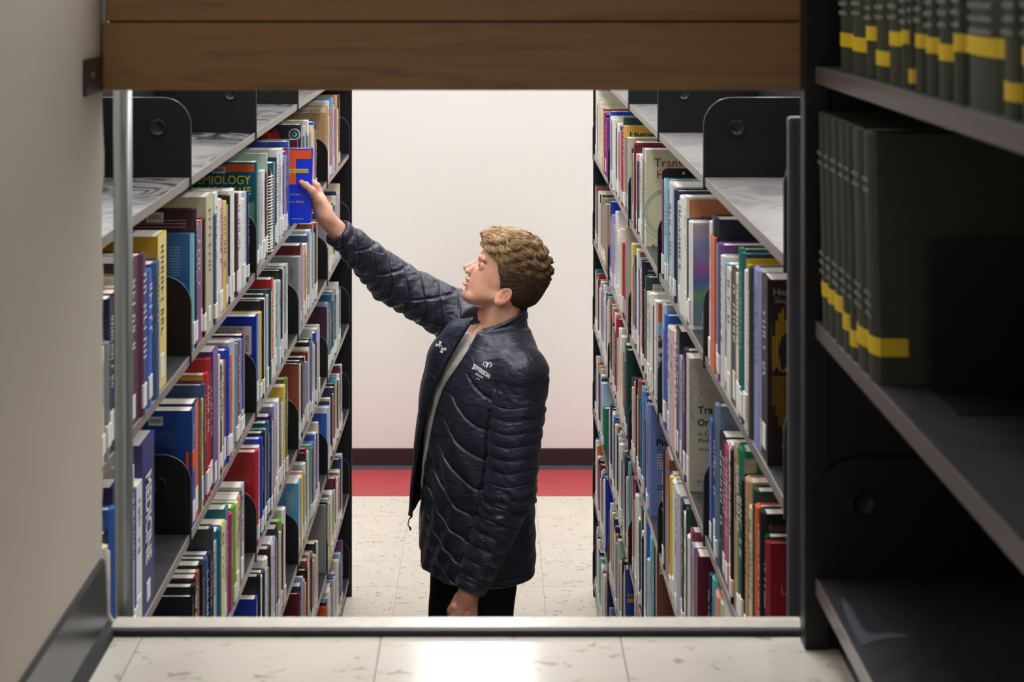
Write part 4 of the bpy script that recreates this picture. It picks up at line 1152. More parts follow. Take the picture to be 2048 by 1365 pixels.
# ------------------------------------------------------------------ the man
# distance-field modelling with a surface-nets mesher
def surface_nets(f, org, h):
    """f: grid of signed distances (negative inside); returns verts (n,3), quads (m,4)"""
    ins = f < 0
    nx, ny, nz = f.shape
    cs = (nx - 1, ny - 1, nz - 1)
    acc = np.zeros(cs + (3,), np.float32); cnt = np.zeros(cs, np.float32)
    idx = [np.arange(n, dtype=np.float32) for n in f.shape]
    edges = []
    for ax in range(3):
        a = [slice(None)] * 3; b = [slice(None)] * 3
        a[ax] = slice(0, -1); b[ax] = slice(1, None)
        fa, fb = f[tuple(a)], f[tuple(b)]
        ia, ib = ins[tuple(a)], ins[tuple(b)]
        cross = ia != ib
        I = np.argwhere(cross)
        va = fa[cross]; vb = fb[cross]
        t = va / (va - vb)
        P = I.astype(np.float32); P[:, ax] += t
        edges.append((ax, I, ia[cross]))
        o1, o2 = [k for k in range(3) if k != ax]
        for d1 in (0, -1):
            for d2 in (0, -1):
                J = I.copy(); J[:, o1] += d1; J[:, o2] += d2
                ok = (J >= 0).all(1) & (J[:, 0] < cs[0]) & (J[:, 1] < cs[1]) & (J[:, 2] < cs[2])
                J = J[ok]
                np.add.at(cnt, (J[:, 0], J[:, 1], J[:, 2]), 1)
                np.add.at(acc, (J[:, 0], J[:, 1], J[:, 2]), P[ok])
    act = cnt > 0
    vid = -np.ones(cs, np.int64); vid[act] = np.arange(act.sum())
    V = acc[act] / cnt[act][:, None] * h + np.array(org, np.float32)
    Q = []
    for ax, I, inside in edges:
        o1, o2 = (ax + 1) % 3, (ax + 2) % 3
        ok = (I[:, o1] > 0) & (I[:, o2] > 0) & (I[:, o1] < cs[o1]) & (I[:, o2] < cs[o2])
        I = I[ok]; s_ = inside[ok]
        c = []
        for d1, d2 in ((0, 0), (-1, 0), (-1, -1), (0, -1)):
            J = I.copy(); J[:, o1] += d1; J[:, o2] += d2
            c.append(vid[J[:, 0], J[:, 1], J[:, 2]])
        q = np.stack(c, 1)
        q[~s_] = q[~s_][:, ::-1]
        Q.append(q)
    return V, np.concatenate(Q)

def grid(lo, hi, h):
    ax = [np.arange(lo[k], hi[k] + h, h, dtype=np.float32) for k in range(3)]
    return ax[0][:, None, None], ax[1][None, :, None], ax[2][None, None, :]

def smin(a, b, k):
    hh = np.clip(0.5 + 0.5 * (b - a) / k, 0, 1)
    return b + (a - b) * hh - k * hh * (1 - hh)
def smax(a, b, k):
    return -smin(-a, -b, k)

def cone(P, a, b, ra, rb):
    """tapered capsule; returns distance and parameter along the axis"""
    X, Y, Z = P
    a = np.array(a, np.float32); b = np.array(b, np.float32); d = b - a
    L2 = float((d * d).sum())
    t = ((X - a[0]) * d[0] + (Y - a[1]) * d[1] + (Z - a[2]) * d[2]) / L2
    t = np.clip(t, 0, 1)
    r = ra + (rb - ra) * t
    return np.sqrt((X - a[0] - t * d[0]) ** 2 + (Y - a[1] - t * d[1]) ** 2 + (Z - a[2] - t * d[2]) ** 2) - r, t

def ell(P, c, r):
    X, Y, Z = P
    q = np.sqrt(((X - c[0]) / r[0]) ** 2 + ((Y - c[1]) / r[1]) ** 2 + ((Z - c[2]) / r[2]) ** 2)
    return (q - 1) * min(r)

def sph(P, c, r):
    X, Y, Z = P
    return np.sqrt((X - c[0]) ** 2 + (Y - c[1]) ** 2 + (Z - c[2]) ** 2) - r

def wob(P, f, seed):
    r = np.random.default_rng(seed)
    out = 0
    X, Y, Z = P
    for i in range(5):
        d = r.normal(size=3); d /= np.linalg.norm(d)
        ph = r.uniform(0, 6.28); ff = f * r.uniform(0.7, 1.5)
        d2 = r.normal(size=3); d2 /= np.linalg.norm(d2)
        out = out + np.sin(ff * (X * d[0] + Y * d[1] + Z * d[2]) + ph + 1.2 * np.sin(ff * 0.6 * (X * d2[0] + Y * d2[1] + Z * d2[2]) + ph * 2))
    return out / 5

def net_obj(name, F_, lo, h, mat, parent, loc, smooth_iter=0):
    V, Q = surface_nets(F_, lo, h)
    V = V - np.array(loc, np.float32)
    me = bpy.data.meshes.new(name)
    me.vertices.add(len(V)); me.vertices.foreach_set('co', V.astype(np.float32).ravel())
    me.loops.add(len(Q) * 4); me.loops.foreach_set('vertex_index', Q.astype(np.int32).ravel())
    me.polygons.add(len(Q)); me.polygons.foreach_set('loop_start', np.arange(0, len(Q) * 4, 4, dtype=np.int32))
    me.polygons.foreach_set('loop_total', np.full(len(Q), 4, np.int32))
    me.polygons.foreach_set('use_smooth', np.ones(len(Q), bool))
    me.update(calc_edges=True); me.validate()
    if mat: me.materials.append(mat)
    o = bpy.data.objects.new(name, me)
    return link(o, parent)

def join_np(objs, name, parent):
    """join meshes (same origin) into one object"""
    bm = bmesh.new()
    mats = []
    for o in objs:
        for m in o.data.materials:
            if m not in mats: mats.append(m)
    for o in objs:
        k0 = len(bm.faces)
        bm.from_mesh(o.data)
        bm.faces.ensure_lookup_table()
        mi = [mats.index(m) for m in o.data.materials]
        for f_ in bm.faces[k0:]:
            f_.material_index = mi[f_.material_index] if mi else 0
    me = bpy.data.meshes.new(name)
    bm.to_mesh(me); bm.free()
    for m in mats: me.materials.append(m)
    for o in objs:
        d_ = o.data; bpy.data.objects.remove(o); bpy.data.meshes.remove(d_)
    return link(bpy.data.objects.new(name, me), parent)

YC = 5.10                              # depth of the body's mid-plane
PX = YC / F
A3 = lambda px, py, Y: np.array(at(px, py, Y))
zY = lambda py: EYE - (py - VY) * PX
man_loc = (at(955, 0, YC)[0], YC, 0.0)
man = thing('person', 'young man in navy quilted jacket reaching for a blue book', 'person', man_loc)

# ---- materials
def skin_mat():
    m, nt, b = newmat('skin')
    tc = nt.nodes.new('ShaderNodeTexCoord')
    nz_ = nt.nodes.new('ShaderNodeTexNoise'); nz_.inputs['Scale'].default_value = 28; nz_.inputs['Detail'].default_value = 3
    nt.links.new(tc.outputs['Object'], nz_.inputs['Vector'])
    rp = ramp(nt, [(0.3, lin((214, 154, 126))), (0.7, lin((230, 176, 148)))])
    nt.links.new(nz_.outputs['Fac'], rp.inputs['Fac'])
    at_ = nt.nodes.new('ShaderNodeAttribute'); at_.attribute_name = 'tint'
    mx = nt.nodes.new('ShaderNodeMix'); mx.data_type = 'RGBA'; mx.blend_type = 'MULTIPLY'; mx.inputs[0].default_value = 1.0
    nt.links.new(rp.outputs['Color'], mx.inputs[6]); nt.links.new(at_.outputs['Color'], mx.inputs[7])
    nt.links.new(mx.outputs[2], b.inputs['Base Color'])
    b.inputs['Roughness'].default_value = 0.48
    b.inputs['Specular IOR Level'].default_value = 0.4
    b.inputs['Subsurface Weight'].default_value = 0.12
    b.inputs['Subsurface Radius'].default_value = (0.012, 0.005, 0.003)
    b.inputs['Subsurface Scale'].default_value = 0.5
    return m
M_skin = skin_mat()

def nylon_mat(name, rgb, rough):
    m, nt, b = newmat(name)
    N = nt.nodes; L = nt.links
    tc = N.new('ShaderNodeTexCoord')
    n1 = N.new('ShaderNodeTexNoise'); n1.inputs['Scale'].default_value = 26; n1.inputs['Detail'].default_value = 5; n1.inputs['Distortion'].default_value = 1.6
    mp = N.new('ShaderNodeMapping'); mp.inputs['Rotation'].default_value = (0.2, 0.6, 0.3); mp.inputs['Scale'].default_value = (0.7, 0.9, 1.5)
    L.new(tc.outputs['Object'], mp.inputs['Vector']); L.new(mp.outputs[0], n1.inputs['Vector'])
    n2 = N.new('ShaderNodeTexNoise'); n2.inputs['Scale'].default_value = 90; n2.inputs['Detail'].default_value = 3
    L.new(tc.outputs['Object'], n2.inputs['Vector'])
    bp = N.new('ShaderNodeBump'); bp.inputs['Strength'].default_value = 0.55; bp.inputs['Distance'].default_value = 0.010
    L.new(n1.outputs['Fac'], bp.inputs['Height'])
    sa_ = N.new('ShaderNodeAttribute'); sa_.attribute_name = 'stitch'
    sx = N.new('ShaderNodeSeparateColor'); L.new(sa_.outputs['Color'], sx.inputs[0])
    hs = []
    for ch in ('Red', 'Green'):
        pp = N.new('ShaderNodeMath'); pp.operation = 'PINGPONG'; pp.inputs[1].default_value = 0.5
        L.new(sx.outputs[ch], pp.inputs[0])
        mr = N.new('ShaderNodeMapRange'); mr.interpolation_type = 'SMOOTHSTEP'
        mr.inputs[1].default_value = 0.0; mr.inputs[2].default_value = 0.09; mr.inputs[3].default_value = 0.0; mr.inputs[4].default_value = 1.0
        L.new(pp.outputs[0], mr.inputs[0]); hs.append(mr)
    mn = N.new('ShaderNodeMath'); mn.operation = 'MINIMUM'; L.new(hs[0].outputs[0], mn.inputs[0]); L.new(hs[1].outputs[0], mn.inputs[1])
    mk = N.new('ShaderNodeMix'); mk.data_type = 'FLOAT'; mk.inputs[2].default_value = 1.0
    L.new(sx.outputs['Blue'], mk.inputs[0]); L.new(mn.outputs[0], mk.inputs[3])
    bs_ = N.new('ShaderNodeBump'); bs_.inputs['Strength'].default_value = 0.9; bs_.inputs['Distance'].default_value = 0.005
    L.new(mk.outputs[0], bs_.inputs['Height']); L.new(bp.outputs[0], bs_.inputs['Normal'])
    bp2 = N.new('ShaderNodeBump'); bp2.inputs['Strength'].default_value = 0.12; bp2.inputs['Distance'].default_value = 0.003
    L.new(n2.outputs['Fac'], bp2.inputs['Height']); L.new(bs_.outputs[0], bp2.inputs['Normal'])
    L.new(bp2.outputs[0], b.inputs['Normal'])
    c = lin(rgb)
    mx = N.new('ShaderNodeMix'); mx.data_type = 'RGBA'
    mx.inputs[6].default_value = tuple(v * 0.85 for v in c[:3]) + (1,); mx.inputs[7].default_value = tuple(v * 1.15 for v in c[:3]) + (1,)
    L.new(n1.outputs['Fac'], mx.inputs[0]); L.new(mx.outputs[2], b.inputs['Base Color'])
    b.inputs['Roughness'].default_value = rough
    b.inputs['Specular IOR Level'].default_value = 0.55
    b.inputs['Sheen Weight'].default_value = 0.08
    return m
M_nylon = nylon_mat('navy_nylon', (30, 34, 52), 0.36)
M_lining = pmat('black_lining', (14, 14, 18), 0.55, 0.3, var=0.1)
M_tee = pmat('oatmeal_jersey', (224, 216, 206), 0.85, 0.2, var=0.06, scale=60, bump=0.2, bscale=300)
M_pants = pmat('black_twill', (13, 13, 16), 0.75, 0.25, var=0.15, scale=80, bump=0.2, bscale=500)
M_thread = pmat('white_embroidery', (226, 228, 232), 0.6, 0.3, var=0.04)
M_zip = pmat('dark_zip', (20, 24, 40), 0.35, 0.5)

# ---- head, in its own frame: u forward, v to the man's left (towards the viewer), w up; unit = photo pixel
TH = math.radians(26)
S_ = PX
O_ = A3(995, 588, YC)
uX, uZ = -math.cos(TH), math.sin(TH)
wX, wZ = math.sin(TH), math.cos(TH)
def hp(u, v, w):
    return np.array((O_[0] + S_ * (u * uX + w * wX), O_[1] - S_ * v, O_[2] + S_ * (u * uZ + w * wZ)))
def headframe(P):
    X, Y, Z = P
    dx, dy, dz = (X - O_[0]) / S_, (Y - O_[1]) / S_, (Z - O_[2]) / S_
    return dx * uX + dz * uZ, -dy + 0 * dx, dx * wX + dz * wZ

def loft(u, v, w, lev, n=2.2):
    W = np.array([l[0] for l in lev], np.float32)
    cs = [np.interp(w, W, np.array([l[k] for l in lev], np.float32)) for k in (1, 2, 3)]
    c = (cs[0] + cs[1]) / 2; a = np.maximum((cs[0] - cs[1]) / 2, 1.0); b = np.maximum(cs[2], 1.0)
    q = (np.abs((u - c) / a) ** n + np.abs(v / b) ** n) ** (1 / n)
    d = (q - 1) * np.minimum(a, b)
    d = np.maximum(d, w - W[-1]); d = np.maximum(d, W[0] - w)
    return d

def smooth_levels(lev, m=5):
    """denser levels by monotone-ish cubic interpolation"""
    lev = np.array(lev, float)
    t = lev[:, 0]; out = []
    T = np.linspace(t[0], t[-1], (len(t) - 1) * m + 1)
    cols = [T]
    for k in range(1, lev.shape[1]):
        y = lev[:, k]
        dd = np.gradient(y, t)
        idx = np.clip(np.searchsorted(t, T) - 1, 0, len(t) - 2)
        h_ = t[idx + 1] - t[idx]; s_ = (T - t[idx]) / h_
        cols.append((2 * s_**3 - 3 * s_**2 + 1) * y[idx] + (s_**3 - 2 * s_**2 + s_) * h_ * dd[idx] + (-2 * s_**3 + 3 * s_**2) * y[idx + 1] + (s_**3 - s_**2) * h_ * dd[idx + 1])
    return [tuple(r) for r in np.stack(cols, 1)]

HEAD = smooth_levels([(-41, 52, 36, 10), (-36, 59, 20, 18), (-28, 62.5, 4, 27), (-18, 62, -12, 34), (-8, 65, -30, 40.5), (2, 67, -44, 42.5), (12, 67.5, -54, 43), (25, 66, -62, 45.5), (36, 63.5, -66, 47), (44, 62.5, -68, 48),
        (54, 65.5, -70, 49), (70, 64, -70, 50), (84, 57, -63, 47), (96, 42, -48, 38), (104, 20, -25, 22), (107, 4, -8, 6)])
h = 0.0019
lo = np.array((at(905, 0, YC)[0], YC - 0.105, zY(760))); hi = np.array((at(1115, 0, YC)[0], YC + 0.105, zY(440)))
P = grid(lo, hi, h)
P = tuple(p + 0 * (P[0] + P[1] + P[2]) for p in P)
U = headframe(P)
u, v, w = U
av = np.abs(v)
UA = (u, av, w)
d = loft(u, v, w, HEAD, 2.15)
# the front of the face narrows: bevel the cheeks towards the mouth
d = smax(d, (av - 28 + 0.0 * w) * 0.80 + (u - 56) * 0.60, 12.0) if True else d
# nose
dn, _ = cone(UA, (61.5, 0, 44), (78.5, 0, 22), 3.6, 5.2)
dn = smin(dn, sph(UA, (79.3, 0, 19.8), 6.0), 3.0)
dn = smin(dn, ell(UA, (73.5, 8.0, 15.2), (6.5, 4.6, 4.8)), 3.0)
dn = smin(dn, cone(UA, (66, 0, 14), (76, 0, 15.5), 5.0, 4.0)[0], 2.0)
dn = smin(dn, cone(UA, (60, 5, 40), (71, 6, 18), 4.0, 5.0)[0], 4.0)
d = smin(d, dn, 4.0)
# brow, cheekbone, chin, jaw angle, lips
d = smin(d, cone(UA, (62.5, 6, 51), (54, 26, 54), 4.2, 4.5)[0], 6.0)
d = smin(d, sph(UA, (56, 0, -29), 9.3), 7.0)
d = smin(d, cone(UA, (4, 36, -2), (46, 20, -26), 7.0, 8.0)[0], 12.0)
d = smin(d, ell(UA, (67.2, 4.0, 2.2), (5.6, 10, 4.2)), 2.5)
d = smin(d, ell(UA, (66.4, 2.0, -9.5), (6.2, 10, 4.8)), 2.5)
d = smax(d, -cone(UA, (72.8, 0, -3.4), (66.5, 9, -3.2), 0.55, 0.35)[0], 1.4)
d = smax(d, -cone(UA, (70.5, 0, -18), (67, 9, -18), 3.0, 2.5)[0], 5.0)
d = smax(d, -cone(UA, (77.0, 3.6, 12.2), (73, 4.4, 16), 1.9, 1.2)[0], 1.2)
d = smax(d, -ell(UA, (65.5, 17, 40), (9, 10.5, 7.0)), 6.0)
# lids round the eyeball, with a narrow slit
EYEC = (50.8, 20.0, 39.0)
lid = sph(UA, EYEC, 9.6)
slit = ell(UA, (EYEC[0] + 9, 21.5, 38.2), (7, 6.6, 1.25))
lid = smax(lid, -slit, 0.8)
d = smin(d, lid, 1.6)
# ears
ca, sa = math.cos(math.radians(16)), math.sin(math.radians(16))
eu, ew = (u + 9), (w - 8)
er, es = eu * ca + ew * sa, -eu * sa + ew * ca      # long axis leans back
ev = av - 49.0 - 0.22 * (-er)
E = (er, ev, es)
ear = ell(E, (0, 0, 1), (12.8, 4.6, 20.5))
ear = smax(ear, -ell(E, (0.5, 4.6, 4.5), (8.0, 4.2, 12.5)), 1.6)
ear = smin(ear, cone(E, (4, 1.5, -3), (7.5, 1.2, 0), 2.4, 2.0)[0], 1.5)
ear = smin(ear, cone(E, (-3, 1.4, -4), (-1.5, 1.6, 9), 2.0, 1.6)[0], 1.5)
ear = smin(ear, ell(E, (2.5, 1.2, -15), (6.0, 3.4, 6.0)), 2.5)
d = smin(d, ear, 2.2)
d = d * S_
# neck into the shoulders
nk, _ = cone(P, hp(-14, 0, 2), A3(1001, 690, YC), 0.0560, 0.066)
d = smin(d, nk, 0.020)
d = smin(d, cone(P, hp(-16, 30, -2), A3(962, 690, YC - 0.012), 0.016, 0.014)[0], 0.02)
d = smin(d, cone(P, A3(961, 624, YC), A3(962, 636, YC), 0.009, 0.009)[0], 0.018)
head_o = net_obj('head', d, lo, h, M_skin, None, man_loc)
def tint_attr(o, fn):
    me = o.data
    co = np.empty(len(me.vertices) * 3, np.float32); me.vertices.foreach_get('co', co)
    co = co.reshape(-1, 3) + np.array(man_loc)
    col = np.ones((len(co), 4), np.float32); col[:, :3] = fn(co)
    a = me.color_attributes.new('tint', 'FLOAT_COLOR', 'POINT')
    a.data.foreach_set('color', col.ravel())
def blob(U, c, r, amt, col):
    q = np.exp(-(((U[0] - c[0]) / r[0]) ** 2 + ((np.abs(U[1]) - c[1]) / r[1]) ** 2 + ((U[2] - c[2]) / r[2]) ** 2))
    return 1 - amt * q[:, None] * (1 - np.array(col))
def head_tint(co):
    U = headframe((co[:, 0], co[:, 1], co[:, 2]))
    t = np.ones((len(co), 3))
    t = t * blob(U, (68, 0, 1.0), (9, 13, 2.8), 0.7, (0.94, 0.66, 0.66))
    t = t * blob(U, (68, 0, -9.5), (9, 11, 4.0), 0.9, (0.95, 0.62, 0.66))
    t = t * blob(U, (48, 34, 10), (16, 16, 12), 0.28, (1.0, 0.80, 0.76))
    t = t * blob(U, (80, 0, 19), (7, 9, 7), 0.5, (1.0, 0.80, 0.76))
    t = t * blob(U, (-10, 50, 6), (14, 12, 20), 0.5, (1.0, 0.74, 0.68))
    t = t * blob(U, (45, 18, -26), (26, 24, 12), 0.30, (0.80, 0.76, 0.74))   # shaved beard shadow
    t = t * blob(U, (56, 26, 50), (9, 14, 3.2), 0.75, (0.42, 0.30, 0.22))     # eyebrow
    t = t * blob(U, (59, 21, 41), (7, 8, 1.6), 0.8, (0.30, 0.22, 0.20))     # lashes
    return t
tint_attr(head_o, head_tint)

# ---- torso, arms, legs and hands of the body (mostly under the clothes)
ANG = math.radians(30)
cA, sA = math.cos(ANG), math.sin(ANG)
fw = np.array((-cA, -sA, 0)); lf = np.array((sA, -cA, 0))
LV = [(1300, 953, .165, .140), (1135, 955, .180, .156), (1060, 955, .178, .155), (1000, 955, .177, .153), (900, 959, .175, .149), (800, 967, .174, .142), (740, 973, .172, .132), (700, 979, .164, .116), (670, 988, .135, .094), (648, 996, .092, .080), (630, 1000, .074, .074), (600, 1004, .07, .07)]
LV = smooth_levels([(zY(l[0]), at(l[1], 0, YC)[0], l[2], l[3]) for l in LV], 4)
lz = np.array([l[0] for l in LV]); 
def torso(P, da=0.0, n=2.3):
    X, Y, Z = P
    cx = np.interp(Z, lz, [l[1] for l in LV]); a = np.interp(Z, lz, [l[2] for l in LV]) + da; b = np.interp(Z, lz, [l[3] for l in LV]) + da
    pf = (X - cx) * fw[0] + (Y - YC) * fw[1]
    pl_ = (X - cx) * lf[0] + (Y - YC) * lf[1]
    q = (np.abs(pf / b) ** n + np.abs(pl_ / a) ** n) ** (1 / n)
    return (q - 1) * b, pf, pl_
LSH, LEL, LWR = A3(1043, 752, 4.950), A3(1020, 985, 4.925), A3(944, 1172, 4.895)
RSH, REL, RWR = A3(907, 632, 5.235), A3(783, 562, 5.20), A3(676, 464, 5.085)

# right hand holding the book (thumb on the near cover, fingers behind it)
h = 0.0017
lo = np.array(at(578, 0, 5.03)[:1] + (4.975, at(0, 505, 5.03)[2])); hi = np.array(at(715, 0, 5.03)[:1] + (5.135, at(0, 335, 5.03)[2]))
P = grid(lo, hi, h)
d, _ = cone(P, RWR, A3(651, 433, 5.052), 0.0300, 0.0245)
pm = cone(P, A3(651, 433, 5.052), A3(639, 405, 5.050), 0.0230, 0.0215)[0]
d = smin(d, pm, 0.018)
d = smin(d, cone(P, A3(646, 425, 5.040), A3(634, 400, 5.028), 0.017, 0.0145)[0], 0.016)       # ball of the thumb
d = smin(d, cone(P, A3(646, 410, 5.062), A3(633, 374, 5.062), 0.016, 0.0125)[0], 0.014)       # back of the hand to the knuckles
d = smin(d, cone(P, A3(641, 424, 5.064), A3(632, 410, 5.066), 0.016, 0.012)[0], 0.014)
th_ = cone(P, A3(634, 399, 5.024), A3(624, 382, 5.006), 0.0135, 0.0112)[0]
th_ = smin(th_, cone(P, A3(624, 382, 5.006), A3(611, 370.5, 5.0045), 0.0108, 0.0094)[0], 0.006)
th_ = smin(th_, cone(P, A3(611, 370.5, 5.0045), A3(602.5, 365, 5.0075), 0.0098, 0.0078)[0], 0.005)
d = smin(d, th_, 0.007)
for (kx, ky), (mx_, my), (tx, ty), r0 in (((632, 371), (615, 359), (598, 358), .0100), ((632, 384), (612, 374), (594, 374), .0102), ((631, 397), (612, 390), (595, 391), .0098), ((631, 410), (614, 406), (600, 407), .0088)):
    fg = cone(P, A3(kx, ky, 5.060), A3(mx_, my, 5.0535), r0 * 1.1, r0)[0]
    fg = smin(fg, cone(P, A3(mx_, my, 5.0535), A3(tx, ty, 5.0515), r0, r0 * 0.8)[0], 0.004)
    d = smin(d, fg, 0.006)
# keep the grip clear of the book block
bx_ = np.maximum(np.maximum(np.abs(P[0] - (hx - 0.08)) - 0.0802, np.abs(P[1] - (HB_Y0 + HB_Y1) / 2) - (HB_Y1 - HB_Y0) / 2 - 0.0004), np.abs(P[2] - (hz0 + hz1) / 2) - (hz1 - hz0) / 2)
d = np.maximum(d, -bx_)
d = d + 0.0006 * np.sin(160 * P[2] + 90 * P[0]) * (P[0] > -0.55)
rh_o = net_obj('hand', d, lo, h, M_skin, None, man_loc)
TN = A3(601.5, 363.5, 5.002)
def hand_tint(co):
    t = np.ones((len(co), 3)) * np.array((1.06, 1.10, 1.10))
    q = np.exp(-(((co[:, 0] - TN[0]) / 0.010) ** 2 + ((co[:, 1] - TN[1]) / 0.012) ** 2 + ((co[:, 2] - TN[2]) / 0.008) ** 2))
    return t * (1 - q[:, None] * (1 - np.array((1.0, 0.86, 0.84))))
tint_attr(rh_o, hand_tint)

# left hand hanging at the hip, lightly curled
h = 0.0018
lo = np.array((at(880, 0, 4.88)[0], 4.815, at(0, 1330, 4.88)[2])); hi = np.array((at(985, 0, 4.88)[0], 4.965, at(0, 1120, 4.88)[2]))
P = grid(lo, hi, h)
HY = 4.885
d, _ = cone(P, LWR, A3(938, 1184, HY), 0.027, 0.0255)
d = smin(d, cone(P, A3(940, 1190, HY + .012), A3(937, 1232, HY + .022), 0.020, 0.018)[0], 0.02)
d = smin(d, cone(P, A3(930, 1190, HY - .006), A3(918, 1226, HY - .008), 0.020, 0.0165)[0], 0.02)
d = smin(d, cone(P, A3(940, 1195, HY - .004), A3(944, 1228, HY + .002), 0.019, 0.0155)[0], 0.02)
# fingers: knuckle, middle joint, tip
for k, (kx, ky, yy, L1, r0) in enumerate(((909, 1216, -.010, 1.0, .0102), (921, 1225, -.014, 1.1, .0106), (934, 1230, -.012, 1.02, .0102), (946, 1229, -.005, .86, .0092))):
    K0 = A3(kx, ky, HY + yy); M0 = A3(kx - 3, ky + 30 * L1, HY + yy - .008); T0 = A3(kx + 4, ky + 54 * L1, HY + yy + .018)
    fg = cone(P, K0, M0, r0 * 1.14, r0)[0]
    fg = smin(fg, cone(P, M0, T0, r0, r0 * .8)[0], 0.004)
    fg = smin(fg, sph(P, K0, r0 * 1.22), 0.004)
    d = smin(d, fg, 0.005)
tb = cone(P, A3(918, 1196, HY + .010), A3(902, 1222, HY + .016), .0150, .0115)[0]
tb = smin(tb, cone(P, A3(902, 1222, HY + .016), A3(900, 1250, HY + .018), .0108, .0085)[0], .005)
d = smin(d, tb, 0.008)
lh_o = net_obj('hand', d, lo, h, M_skin, None, man_loc)
tint_attr(lh_o, lambda co: np.ones((len(co), 3)) * np.array((0.93, 0.86, 0.84)))

# hidden trunk and limbs, one coarse field
h = 0.008
HIPZ = zY(1135)
LHIP = np.array((man_loc[0], YC, 0.90)) + lf * 0.080; RHIP = np.array((man_loc[0], YC, 0.90)) - lf * 0.080
LKN = LHIP + fw * 0.035 + np.array((0.0, 0, -0.42)) ; RKN = RHIP + fw * 0.05 + np.array((0, 0, -0.42))
LAN = LKN + np.array((0.012, 0, -0.40)) - fw * 0.02; RAN = RKN + np.array((-0.012, 0, -0.40)) - fw * 0.02
lo = np.array((-0.56, 4.72, 0.01)); hi = np.array((0.25, 5.46, zY(600)))
P = grid(lo, hi, h)
d = torso(P, -0.045)[0]
d = np.maximum(d, P[2] - zY(640)); d = np.maximum(d, 0.84 - P[2])
d = smin(d, cone(P, A3(1001, 690, YC), A3(1003, 640, YC), 0.06, 0.054)[0], 0.03)
for a_, b_, c_ in ((LSH, LEL, LWR), (RSH, REL, RWR)):
    d = smin(d, cone(P, a_, b_, 0.050, 0.040)[0], 0.03)
    d = smin(d, cone(P, b_, c_, 0.040, 0.024)[0], 0.02)
for a_, b_, c_ in ((LHIP, LKN, LAN), (RHIP, RKN, RAN)):
    d = smin(d, cone(P, a_, b_, 0.078, 0.052)[0], 0.04)
    d = smin(d, cone(P, b_, c_, 0.052, 0.036)[0], 0.02)
    d = smin(d, cone(P, c_ + np.array((0, 0, -0.02)), c_ + fw * 0.14 + np.array((0, 0, -0.045)), 0.034, 0.028)[0], 0.02)
tr_o = net_obj('trunk', d, lo, h, M_skin, None, man_loc)
tint_attr(tr_o, lambda co: np.ones((len(co), 3)))
body = join_np([head_o, rh_o, lh_o, tr_o], 'body', man)
body['label'] = 'fair skinned face turned up to the shelf, hands'
# eyes
for sg in (1, -1):
    c_ = hp(EYEC[0], sg * EYEC[1], EYEC[2])
    bm = bmesh.new(); bmesh.ops.create_uvsphere(bm, u_segments=20, v_segments=12, radius=9.0 * S_)
    vv = [tuple(np.array(q.co) + c_) for q in bm.verts]; ff = [[q.index for q in f_.verts] for f_ in bm.faces]; bm.free()
    eo = MB().add(vv, ff).build('eye', pmat('eye_white', (150, 136, 130), 0.3), man, man_loc, smooth=True)
    dirv = (hp(1, 0.0, 0.02) - hp(0, 0, 0)); dirv /= np.linalg.norm(dirv)
    MB().tube([c_ + dirv * 8.0 * S_, c_ + dirv * 9.25 * S_], [5.2 * S_, 4.0 * S_], 16).build('iris', pmat('iris', (40, 46, 50), 0.1), eo, man_loc)

# ---- trousers
h = 0.006
lo = np.array((-0.26, 4.78, 0.03)); hi = np.array((0.22, 5.40, zY(1085)))
P = grid(lo, hi, h)
d = torso(P, -0.026)[0]
d = np.maximum(d, 0.90 - P[2]); 
for a_, b_, c_ in ((LHIP, LKN, LAN), (RHIP, RKN, RAN)):
    d = smin(d, cone(P, a_ + np.array((0, 0, .00)), b_, 0.094, 0.074)[0], 0.035)
    d = smin(d, cone(P, b_, c_ + np.array((0, 0, -.01)), 0.070, 0.056)[0], 0.03)
d = d + 0.0035 * wob(P, 55, 4) * np.clip((1.0 - P[2]) * 3, 0.3, 1)
d = np.maximum(d, 0.055 - P[2])
d = np.maximum(d, P[2] - zY(1100))
net_obj('trousers', d, lo, h, M_pants, man, man_loc)
# ---- shoes
M_shoe = pmat('black_leather', (22, 22, 24), 0.4, 0.5); M_sole = pmat('white_sole', (200, 198, 192), 0.6)
for an in (LAN, RAN):
    lo = np.array((an[0] - 0.30, an[1] - 0.20, 0.0)); hi = np.array((an[0] + 0.14, an[1] + 0.14, 0.14))
    P = grid(lo, hi, 0.005)
    f0 = np.array((an[0], an[1], 0))
    d = cone(P, f0 - fw * 0.03 + np.array((0, 0, .045)), f0 + fw * 0.17 + np.array((0, 0, .034)), 0.042, 0.036)[0]
    d = smin(d, cone(P, f0 + np.array((0, 0, .06)), f0 + np.array((0, 0, .105)), 0.044, 0.046)[0], 0.03)
    d = np.maximum(d, 0.018 - P[2])
    so = net_obj('shoe', d, lo, 0.005, M_shoe, man, man_loc)
    d = cone(P, f0 - fw * 0.03 + np.array((0, 0, .012)), f0 + fw * 0.175 + np.array((0, 0, .012)), 0.046, 0.041)[0]
    d = np.maximum(np.maximum(d, P[2] - 0.022), 0.006 - P[2])
    net_obj('sole', d, lo, 0.005, M_sole, so, man_loc)

